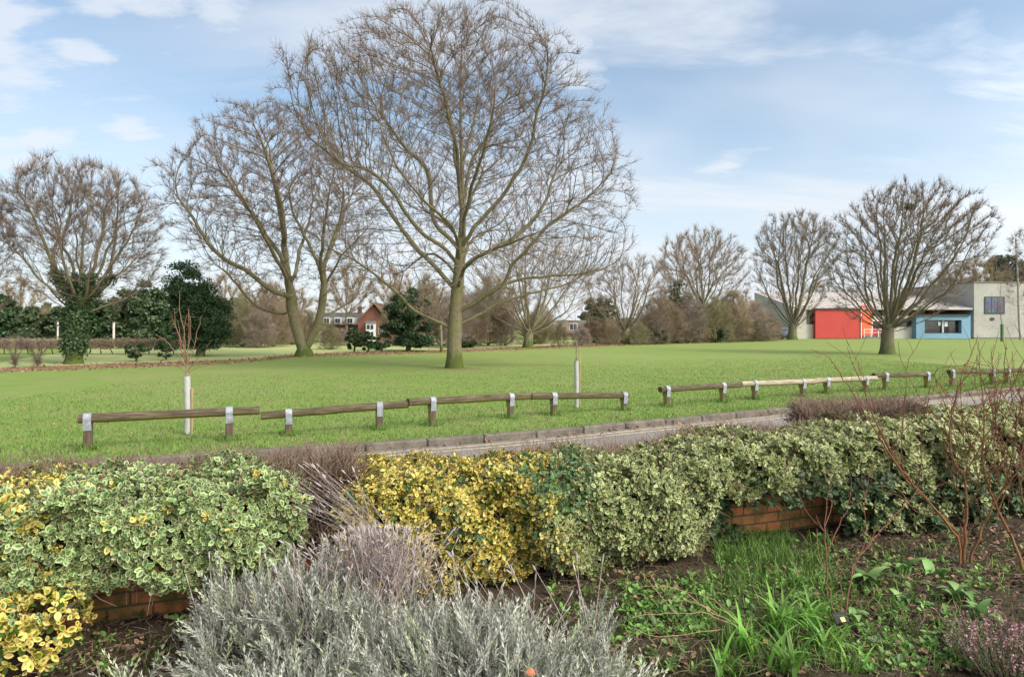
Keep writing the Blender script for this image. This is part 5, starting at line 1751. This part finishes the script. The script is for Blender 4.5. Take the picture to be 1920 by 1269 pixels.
def sprig(n_nodes=8, L=.17, leaf=.036, w=.0052):
    V, f = [], []
    bend = rng.normal(0, .12, 2)

    def ax(q):
        return np.array([bend[0] * q * q * L, bend[1] * q * q * L, q * L])
    for k in range(n_nodes):
        q = .22 + .78 * k / (n_nodes - 1)
        l = leaf * (1.05 - .5 * q) * rng.uniform(.85, 1.15)
        for j in range(4 if k < n_nodes - 1 else 3):
            a = j * 1.5708 + k * .785 + rng.normal(0, .2)
            el = R(38 + 32 * q) + rng.normal(0, .14)
            d = np.array([math.cos(a) * math.cos(el), math.sin(a) * math.cos(el), math.sin(el)])
            s = np.array([-math.sin(a), math.cos(a), 0]) * w * .5
            p = ax(q)
            b0 = len(V)
            V += [p, p + d * l * .5 + s, p + d * l + np.array([0, 0, .1 * l]), p + d * l * .5 - s]
            f.append((b0, b0 + 1, b0 + 2, b0 + 3))
    for e in (np.array([.0016, 0, 0]), np.array([0, .0016, 0])):
        b0 = len(V)
        V += [ax(0) - e, ax(0) + e, ax(.6) + e, ax(.6) - e]
        f.append((b0, b0 + 1, b0 + 2, b0 + 3))
    return np.array(V), np.array(f)


SPRIGS = [sprig() for _ in range(7)]


def lavender(label, c, rx, ry, h, n, dry=0, tilt=(0, 0), fresh=.15, low=0.0):
    root = thing('lavender_bush', (c[0], c[1], 0), label, 'lavender', 'lavender bushes in the front bed')
    a = rng.uniform(0, 6.28, n)
    el = np.arcsin(np.clip(low + (1 - low) * rng.random(n), 0, 1))
    lump = 1 + .16 * np.sin(a * 3 + 1) * np.sin(el * 5) + .12 * np.sin(a * 7 + el * 9)
    q = (1 - rng.exponential(.10, n)).clip(.3, 1.05) * lump
    D = np.stack([np.cos(a) * np.cos(el), np.sin(a) * np.cos(el), np.sin(el)], 1)
    P = D * q[:, None] * np.array([rx, ry, h - .1])
    axis = nrm(D * .75 + np.array([tilt[0], tilt[1], .75]) + rand_dirs(n) * .72)
    Rm = frame(axis, rand_dirs(n))[:, :, [0, 2, 1]]
    Rm[:, :, 1] *= -1
    for mm, sel0 in ((LAV, rng.random(n) > fresh), (LAV_G, None)):
        s_ = sel0 if sel0 is not None else ~keep
        keep = s_
        VV, FF, AA, b0 = [], [], [], 0
        ids = np.nonzero(s_)[0]
        var = rng.integers(0, len(SPRIGS), len(ids))
        for k, (tv, tf) in enumerate(SPRIGS):
            i = ids[var == k]
            if not len(i): continue
            V, f, A = bake(tv, tf, P[i] - axis[i] * .08, Rm[i], rng.uniform(.75, 1.25, len(i)))
            VV.append(V)
            FF.append(f + b0)
            AA.append(A)
            b0 += len(V)
        if VV: mk('foliage', np.concatenate(VV), [np.concatenate(FF)], mm, root, attrs={'leaf': np.concatenate(AA)})
    m = 160
    i = rng.integers(0, n, m)
    ch = [np.array([[rng.normal(0, .05), rng.normal(0, .05), 0], P[k] * [.45, .45, .35] + rng.normal(0, .02, 3), P[k] - axis[k] * .06]) for k in i]
    V, f = tubes([smooth_line(x, .08) for x in ch], [np.linspace(.006, .002, len(smooth_line(x, .08))) for x in ch], 4)
    mk('stems', V, [f], LAV_WOOD, root, True)
    return root


LA = lavender('large grey lavender bush at the foot of the hedge, with a tuft of dry stalks', (-.98, 3.0), .55, .42, .50, 1500)
lavender('grey lavender bush at the bottom border, right of the large one', (-.20, 2.62), .60, .36, .46, 1350)
lavender('grey lavender bush right in front, cut by the bottom border below the large one', (-.72, 2.42), .42, .3, .36, 700)
lavender('small straggling lavender at the bottom, beside the green strap leaves', (.33, 2.62), .28, .22, .28, 260, fresh=.4)
lavender('thin lavender seedling on the dark soil at the bottom left', (-1.55, 2.58), .13, .12, .26, 34, fresh=.6, low=.3)
lavender('single lavender shoot standing in the soil below the cream bush', (.42, 3.15), .07, .07, .28, 26, fresh=.2, low=.5)


def dry_stalks():
    """last summer's stalks with their heads, leaning over to the left"""
    ch, rr, hd, hr = [], [], [], []
    def stalk(p0, p1, sag, r):
        m = (p0 + p1) / 2 + np.array([0, 0, sag])
        c = smooth_line([p0, m, p1], .05)
        ch.append(c)
        rr.append(np.linspace(r, r * .75, len(c)))
        e = c[-1]
        d = nrm(c[-1] - c[-2])
        L = rng.uniform(.02, .045)
        hd.append(np.stack([e, e + d * L * .35, e + d * L * .7, e + d * L]))
        hr.append(np.array([.0018, .0036, .003, .0012]) * rng.uniform(.6, 1.2))
    for k in range(50):                 # long ones, drawn up and to the left
        q = rng.random()
        p0 = at(rng.uniform(690, 790), rng.uniform(1010, 1075), 3.25 + rng.uniform(-.1, .15))
        p1 = at(545 + 110 * q + rng.normal(0, 14), 858 + rng.uniform(0, 95) + 30 * q, 3.45 + rng.normal(0, .12))
        stalk(p0, p1, .03, .0014)
    for k in range(420):                # a dense pale tuft above the bush
        x = p0x = rng.normal(715, 48)
        p0 = at(p0x, rng.uniform(1050, 1150), 3.15 + rng.uniform(-.15, .15))
        p1 = at(p0x + rng.normal(-8, 45), 985 + .22 * abs(x - 735) + rng.exponential(42), 3.15 + rng.normal(0, .16))
        stalk(p0, p1, rng.normal(.01, .03), .0015)
    for k in range(130):                # others through both bushes
        x = rng.uniform(400, 1100)
        p0 = at(x + rng.normal(0, 25), rng.uniform(1180, 1250), 2.8)
        p1 = at(x + rng.normal(-25, 40), rng.uniform(1040, 1180), 2.85 + rng.normal(0, .15))
        stalk(p0, p1, .02, .0016)
    o = -np.array([LA.location.x, LA.location.y, 0])
    V, f = tubes(ch, rr, 3)
    mk('dry_stalks', V + o, [f], LAV_DRY, LA)
    V, f = tubes(hd, hr, 5)
    mk('dry_heads', V + o, [f], LAV_HEAD, LA)['kind'] = 'stuff'


dry_stalks()

# ------------------------------------------------------------------ red brown cane shrub and rose
CANE = bark('cane_bark', (.33, .165, .06), (.19, .085, .055), mossy=0.0, green=(.30, .18, .07))
ROSE = bark('rose_bark', (.17, .09, .06), (.24, .11, .075), mossy=0.0, green=(.20, .17, .07))


def canes(name, label, cat, base, lines, mat_, shoots=.55, rmin=.0018, bud=.5):
    """lines: (pixel points, depth at start, depth at end, radius)"""
    p0 = gp(*base)
    root = thing(name, p0, label, cat)
    ch, rr = [], []
    for pts, d0, d1, r in lines:
        Q = np.array([at(x, y, d0 + (d1 - d0) * k / max(len(pts) - 1, 1)) for k, (x, y) in enumerate(pts)])
        Q[:, 2] = np.maximum(Q[:, 2], -.03)
        Q = smooth_line(Q, .045)
        Q[1:-1] += rng.normal(0, .0035, (len(Q) - 2, 3))
        ch.append(Q - p0)
        r_ = np.linspace(r * .82, rmin * .85, len(Q))
        rr.append(r_)
        for k in range(3, len(Q) - 1):
            t = nrm(Q[k + 1] - Q[k])
            if rng.random() < bud and r_[k] < .006:          # buds
                e = nrm(t + rand_dirs(1)[0] * .9)
                ch.append(np.stack([Q[k], Q[k] + e * .006, Q[k] + e * .013]) - p0)
                rr.append(np.array([.0022, .0034, .001]))
            if rng.random() < shoots * .16 and len(Q) > 8:
                e = nrm(t + rand_dirs(1)[0] * .75)
                L = rng.uniform(.06, .28)
                S = smooth_line([Q[k], Q[k] + e * L * .5, Q[k] + e * L * .5 + nrm(e + rand_dirs(1)[0] * .5 + [0, 0, .3]) * L * .5], .04)
                ch.append(S - p0)
                rr.append(np.linspace(max(rmin, r_[k] * .5), rmin * .8, len(S)))
    thick = [i for i in range(len(ch)) if rr[i].max() > .0075]
    thin = [i for i in range(len(ch)) if rr[i].max() <= .0075]
    for nm_, ids, n in (('canes', thick, 7), ('twigs', thin, 4)):
        if ids:
            V, f = tubes([ch[i] for i in ids], [rr[i] for i in ids], n)
            mk(nm_, V, [f], mat_, root, True, attrs={'rad': np.repeat(np.concatenate([rr[i] for i in ids]) * 3.2, n)})
    return root


canes('cane_shrub', 'leafless shrub of orange brown canes at the right, in front of the hedge', 'shrub', (1822, 1062), [
    ([(1805, 1066), (1800, 1010), (1760, 962), (1717, 919), (1699, 900), (1669, 844), (1646, 802), (1624, 740), (1598, 680), (1588, 650)], 4.3, 4.6, .013),
    ([(1800, 1066), (1795, 1009), (1750, 950), (1700, 893), (1655, 830), (1612, 760), (1585, 715), (1555, 672), (1520, 655)], 4.28, 4.2, .011),
    ([(1806, 1066), (1809, 1000), (1813, 950), (1806, 892), (1787, 862), (1783, 790), (1805, 700), (1826, 655), (1833, 630)], 4.3, 4.4, .013),
    ([(1806, 892), (1830, 850), (1862, 790), (1880, 720), (1886, 640)], 4.35, 4.2, .0072),
    ([(1815, 1062), (1832, 1015), (1860, 950), (1895, 900), (1930, 850), (1960, 780)], 4.28, 4.0, .012),
    ([(1925, 1090), (1893, 1000), (1866, 945), (1850, 900), (1843, 860), (1846, 780), (1838, 690), (1835, 640)], 4.15, 4.3, .013),
    ([(1866, 945), (1890, 890), (1905, 800), (1896, 730), (1886, 660), (1880, 635)], 4.2, 4.0, .0072),
    ([(1717, 919), (1727, 870), (1731, 795), (1752, 727), (1785, 681)], 4.35, 4.2, .0065),
    ([(1699, 900), (1690, 850), (1697, 752), (1703, 681), (1724, 640)], 4.4, 4.3, .0065),
    ([(1690, 880), (1657, 816), (1635, 749), (1612, 689), (1587, 640)], 4.4, 4.6, .006),
    ([(1787, 862), (1770, 800), (1722, 740), (1700, 700)], 4.4, 4.5, .005),
    ([(1846, 780), (1868, 720), (1838, 660), (1830, 640)], 4.3, 4.4, .005), ([(1905, 800), (1925, 720), (1930, 660)], 4.1, 4.0, .006),
    ([(1930, 1000), (1905, 880), (1870, 800), (1862, 700), (1858, 650)], 4.1, 4.2, .009), ([(1935, 950), (1915, 860), (1925, 760), (1915, 690)], 4.0, 4.1, .008),
    ([(1840, 860), (1800, 800), (1760, 760)], 4.3, 4.4, .004), ([(1893, 1000), (1930, 960), (1960, 900)], 4.15, 4.0, .006), ([(1870, 800), (1905, 740), (1935, 700)], 4.15, 4.0, .004),
    ([(1813, 950), (1840, 930), (1900, 850), (1940, 820)], 4.3, 4.1, .005), ([(1669, 844), (1700, 800), (1735, 752), (1745, 720)], 4.45, 4.4, .004), ([(1760, 962), (1720, 960), (1690, 930), (1660, 925)], 4.3, 4.2, .004),
    ([(1866, 945), (1820, 900), (1780, 850), (1760, 830)], 4.2, 4.4, .004), ([(1850, 900), (1880, 860), (1880, 800), (1910, 760)], 4.2, 4.1, .004)] + [
    ([(x, y), (x + rng.uniform(-25, 25), y - 90), (x + rng.uniform(-60, 50), y - 190), (x + rng.uniform(-90, 60), yt)], 4.15, 4.0 + rng.uniform(-.3, .4), rng.uniform(.003, .005))
    for x, y, yt in [(rng.uniform(1790, 1960), rng.uniform(860, 1000), rng.uniform(650, 790)) for _ in range(24)]], CANE, shoots=1.5)
canes('rose_bush', 'leafless rose with dark stems rising beside the small black plant label', 'rose', (1575, 1168), [
    ([(1570, 1170), (1555, 1110), (1548, 1045), (1547, 985), (1552, 935), (1556, 905)], 3.45, 3.5, .0085), ([(1580, 1170), (1592, 1110), (1600, 1060), (1625, 1022), (1660, 985), (1700, 945), (1722, 915)], 3.45, 3.6, .0085),
    ([(1574, 1170), (1578, 1090), (1568, 1030)], 3.45, 3.4, .006), ([(1548, 1045), (1570, 990), (1590, 950), (1596, 895)], 3.48, 3.5, .005), ([(1600, 1060), (1622, 1015), (1622, 960), (1620, 920)], 3.5, 3.5, .0045),
    ([(1625, 1022), (1640, 1000), (1645, 975)], 3.5, 3.5, .004), ([(1630, 1030), (1650, 1000), (1662, 990)], 3.5, 3.45, .004), ([(1548, 1000), (1535, 980), (1530, 965)], 3.5, 3.5, .004), ([(1547, 985), (1560, 950), (1556, 930)], 3.5, 3.55, .0035), ([(1700, 945), (1690, 920), (1650, 910)], 3.6, 3.7, .003)], ROSE, shoots=.6)
canes('bare_shrub', 'thin tan stalks lying over the bed left of the strap leaved plants', 'shrub', (1400, 1170), [
    ([(1400, 1176), (1340, 1150), (1280, 1110), (1230, 1098), (1190, 1100)], 3.35, 3.5, .003), ([(1400, 1180), (1320, 1150), (1250, 1150), (1185, 1158)], 3.3, 3.3, .003), ([(1395, 1172), (1330, 1120), (1290, 1110)], 3.4, 3.5, .0025),
    ([(1350, 1180), (1290, 1188), (1225, 1192), (1190, 1178)], 3.2, 3.2, .003), ([(1345, 1150), (1300, 1128), (1240, 1124)], 3.4, 3.5, .0025)], plain('tan_stalk', (.33, .21, .12), .8, 9.0, .2), shoots=.3, bud=0)

# plant label
c = gp(1578, 1180)
root = thing('plant_label', c, 'small black plant label with a yellow patch stuck in the soil under the rose', 'plant label', rz=.35)
mb = MB()
mb.box(-.004, .004, -.002, .002, -.05, .05)
mb.build('stake', RUBBER, root)
mb = MB()
V = np.array([(-.045, -.012, .045), (.045, -.012, .045), (.045, .02, .085), (-.045, .02, .085)])
mb.add(np.vstack([V, V + [0, .002, -.003]]), [[0, 1, 2, 3], [7, 6, 5, 4], [0, 4, 5, 1], [1, 5, 6, 2], [2, 6, 7, 3], [3, 7, 4, 0]])
o = mb.build('tag', RUBBER, root)
mb = MB()
mb.add(np.array([(-.012, -.0135, .0475), (.018, -.0135, .0475), (.018, .0015, .066), (-.012, .0015, .066)]), [[0, 1, 2, 3]])
mb.build('yellow_patch', plain('yellow_label', (.42, .33, .10), .5, 20.0, .1), o)

# ------------------------------------------------------------------ leafy plants in the bed
STRAP = leafmat('strap_leaf', (.15, .31, .045), trans=.35, rough=.45, var=.35)
BROAD = leafmat('broad_leaf', (.16, .275, .08), trans=.25, rough=.55, var=.35)
SMALL = leafmat('small_leaf', (.13, .24, .05), trans=.25, rough=.5, var=.4)


def arc_leaf(droop, w, segs=7, fold=.25, tipw=.5):
    V, f, E = [], [], []
    y = z = 0.0
    a = R(78)
    for k in range(segs + 1):
        q = k / segs
        wd = w * (math.sin(math.pi * min(1, .12 + q * .88) ** tipw) + .02)
        V += [(-wd, y, z + wd * fold), (0, y, z), (wd, y, z + wd * fold)]
        E += [1, 0, 1]
        y += math.cos(a) / segs
        z += math.sin(a) / segs
        a -= R(droop) / segs
        if k:
            b = 3 * k
            f += [(b - 3, b - 2, b + 1, b), (b - 2, b - 1, b + 2, b + 1)]
    return np.array(V), np.array(f), E


def rosette_plant(name, label, cat, px, leaves, L, w, mat_, droop=(60, 130), tipw=.7, group=None, spread=.02):
    p0 = gp(*px)
    VV, FF, AA, b0 = [], [], [], 0
    for k in range(leaves):
        tv, tf, te = arc_leaf(rng.uniform(*droop), w * rng.uniform(.8, 1.2), tipw=tipw)
        a = k * 2.39996 + rng.normal(0, .4)
        Rm = np.array([[math.cos(a), -math.sin(a), 0], [math.sin(a), math.cos(a), 0], [0, 0, 1]])
        l = L * rng.uniform(.6, 1.15)
        V, f, A = bake(tv, tf, np.array([[rng.normal(0, spread), rng.normal(0, spread), -.005]]), Rm[None], np.array([l]), te)
        VV.append(V)
        FF.append(f + b0)
        AA.append(A)
        b0 += len(V)
    o = mk(name, np.concatenate(VV), [np.concatenate(FF)], mat_, None, True, attrs={'leaf': np.concatenate(AA)})
    o.location = p0
    tag(o, label, cat, group)
    return o


for px, n, L, lab in (((1400, 1225), 22, .26, 'left of the rose, at the bottom border'), ((1462, 1185), 26, .30, 'tallest, in the middle of the group'), ((1515, 1180), 20, .27, 'right behind the tallest one'), ((1545, 1225), 20, .26, 'nearest to the black plant label'),
                      ((1480, 1262), 22, .28, 'cut by the bottom border below the tallest one'), ((1350, 1265), 16, .22, 'leftmost of the group'), ((1600, 1268), 12, .2, 'rightmost of the group, before the plant label')):
    rosette_plant('strap_leaf_plant', 'bright green strap leaved plant, ' + lab, 'plant', px, n, L, .034, STRAP, (50, 130), .55, 'strap leaved plants in the bed', .03)
for px, n, L, w, lab in (((1628, 1098), 11, .2, .16, 'largest, with leaves bent over to the right of the rose'), ((1690, 1075), 8, .16, .17, 'between the rose and the canes'), ((1752, 1082), 3, .15, .2, 'with only a few leaves left of the cane foot'),
                         ((1800, 1125), 8, .18, .17, 'in front of the cane foot'), ((1840, 1160), 7, .18, .18, 'behind the pink heather'), ((1600, 1160), 7, .13, .18, 'close behind the plant label'), ((1700, 1130), 5, .12, .18, 'small, right of the largest one')):
    rosette_plant('broad_leaf_plant', 'soft broad leaved green plant, ' + lab, 'plant', px, n, L, w, BROAD, (85, 150), .8, 'broad leaved plants in the bed')
# ground cover nobody could count: weeds, grass, fallen leaves and bits of stick


def px_scatter(rects, n):
    w = np.array([r[4] for r in rects], float)
    k = rng.choice(len(rects), n, p=w / w.sum())
    r = np.array([q[:4] for q in rects], float)[k]
    x = r[:, 0] + (r[:, 2] - r[:, 0]) * rng.random(n)
    y = r[:, 1] + (r[:, 3] - r[:, 1]) * rng.random(n)
    d = F * CH / (y - H0)
    return np.stack([(x - 960) / F * d, d, np.zeros(n)], 1)


P = px_scatter([(1170, 1100, 1340, 1200, 5), (1300, 1080, 1560, 1180, 3), (1560, 1050, 1860, 1269, 4), (80, 1150, 420, 1269, .8), (1020, 1080, 1300, 1269, 1.2), (1600, 1180, 1850, 1269, 2), (1340, 1010, 1600, 1110, 2), (1560, 1010, 1920, 1110, 1.2), (1920, 1000, 2700, 1269, 5)], 1350)
N_ = np.tile(np.array([0, 0, 1.0]), (len(P), 1))
V, f, A = rosettes(P + [0, 0, .02], N_, rng.uniform(.016, .042, len(P)), k=8)
tag(mk('weeds', V, [f], SMALL, attrs={'leaf': A}), kind='stuff')
P = px_scatter([(1340, 1000, 1480, 1060, 6), (1370, 1050, 1560, 1110, 3), (1440, 1010, 1560, 1060, 1.2), (1300, 1080, 1560, 1200, 3), (1560, 1080, 1720, 1269, 1.6), (1340, 1200, 1600, 1269, 2), (150, 1200, 330, 1269, .15), (1030, 1070, 1900, 1269, 5), (1560, 1010, 1900, 1100, 1), (1920, 1000, 2700, 1269, 6)], 9500)
L = rng.uniform(.03, .115, len(P))
V, f, A = bake(BLADE_V, BLADE_F3, P, frame(nrm(rng.normal(0, .45, (len(P), 3)) + [0, 0, 1.0]), rand_dirs(len(P))), np.stack([np.full(len(P), .055), L, L * 1.4], 1))
tag(mk('garden_grass', V, [f], GRASS_G, attrs={'leaf': A}), kind='stuff')
P = px_scatter([(1020, 1060, 1920, 1269, 5), (60, 1150, 430, 1269, 1), (1550, 990, 1920, 1100, 3), (1920, 1000, 2700, 1269, 6)], 3800)
P[:, 2] = .012 + .02 * rng.random(len(P))
V, f, A = bake(LEAF_V, LEAF_F, P, frame(rand_dirs(len(P)) * [1, 1, .4], nrm(rand_dirs(len(P)) * .6 + [0, 0, 1.0])), .024 * rng.uniform(.35, 1.7, len(P)), LEAF_E)
tag(mk('fallen_leaves', V, [f], DEAD, attrs={'leaf': A}), kind='stuff')
n = 1600
P = px_scatter([(1020, 1060, 1920, 1269, 5), (60, 1150, 430, 1269, 1), (1550, 990, 1920, 1100, 3), (150, 1100, 420, 1170, .8)], n)
P[:, 2] = .02 + .015 * rng.random(n)
D_ = rand_dirs(n) * [1, 1, .25]
l = rng.uniform(.03, .16, n)[:, None]
C = np.stack([P, P + D_ * l * .5 + rng.normal(0, .006, (n, 3)), P + D_ * l], 1)
V, f = tubes([C[i] for i in range(n)], [np.array([.0022, .002, .0013])] * n, 4)
tag(mk('fallen_twigs', V, [f], TWIG, attrs={'rad': np.full(len(V), .012)}), kind='stuff')
# soil crumbs and small stones
n = 6000
P = px_scatter([(0, 1100, 450, 1290, 1), (1000, 1040, 1930, 1290, 3), (1550, 980, 1930, 1100, 1)], n)
T_ = np.array([(1, 0, 0), (-.5, .87, 0), (-.5, -.87, 0), (0, 0, .9), (.3, .1, -.8)])
V, f, A = bake(T_, np.array([(0, 1, 3), (1, 2, 3), (2, 0, 3), (1, 0, 4), (2, 1, 4), (0, 2, 4)]), P + [0, 0, .006], frame(rand_dirs(n), rand_dirs(n)), rng.exponential(.0055, n) + .003)
tag(mk('soil_crumbs', V, [f], G['soil'], attrs={'leaf': A}), kind='stuff')

# heather
HEATH = leafmat('heather_green', (.075, .125, .045), trans=.1, rough=.7, var=.5)
PINK = leafmat('heather_flower', (.52, .27, .31), trans=.3, rough=.6, var=.5)
c = gp(1885, 1262)
root = thing('heather', c, 'pink flowering heather at the bottom right corner', 'heather')
n = 240
a, rr_ = rng.uniform(0, 6.28, n), .20 * np.sqrt(rng.random(n))
B = np.stack([rr_ * np.cos(a), rr_ * np.sin(a), np.zeros(n)], 1)
ax = nrm(np.stack([B[:, 0] * 2.2, B[:, 1] * 2.2, np.full(n, .9)], 1) + rand_dirs(n) * .25)
H_ = rng.uniform(.13, .24, n)
C = [np.stack([B[i] * .7, B[i] * .8 + ax[i] * H_[i] * .5, B[i] * .8 + ax[i] * H_[i]]) for i in range(n)]
V, f = tubes(C, [np.array([.002, .0016, .001])] * n, 3)
mk('stems', V, [f], TWIG, root, attrs={'rad': np.full(len(V), .012)})
for nm_, mm, k, q0, q1, sz in (('foliage', HEATH, 26, .25, .95, .011), ('flowers', PINK, 9, .72, 1.0, .011)):
    i = np.repeat(np.arange(n if nm_ == 'foliage' else int(n * .75)), k)
    q = rng.uniform(q0, q1, len(i))
    p = B[i] * .8 + ax[i] * (H_[i] * q)[:, None]
    V, f, A = bake(LEAF_V if nm_ == 'flowers' else SLIM_V * [2.2, 1, 1], LEAF_F if nm_ == 'flowers' else SLIM_F, p, frame(nrm(rand_dirs(len(i)) + ax[i] * .5), rand_dirs(len(i))), sz * rng.uniform(.7, 1.3, len(i)), None)
    mk(nm_, V, [f], mm, root, attrs={'leaf': A})
# two bright dead leaves that catch the eye
for px, dz, lab, sz in (((1083, 1082), .02, 'orange red fallen leaf on the soil under the cream bush', .045), ((985, 1258), .33, 'rust coloured dead leaf caught in the lavender at the bottom border', .04)):
    V, f, A = bake(LEAF_V * [1.4, 1, 2.5], LEAF_F, np.zeros((1, 3)), frame(rand_dirs(1) * [1, 1, .3], np.array([[.2, -.5, 1.0]])), np.array([sz]), LEAF_E)
    o = mk('fallen_leaf', V, [f], plain('orange_leaf', (.30, .11, .05), .6, 60.0, .5), attrs={'leaf': A})
    p = gp(*px) if dz < .1 else at(px[0], px[1], (CH - dz) * F / (px[1] - H0))
    o.location = (p[0], p[1], dz)
    tag(o, lab, 'leaf')
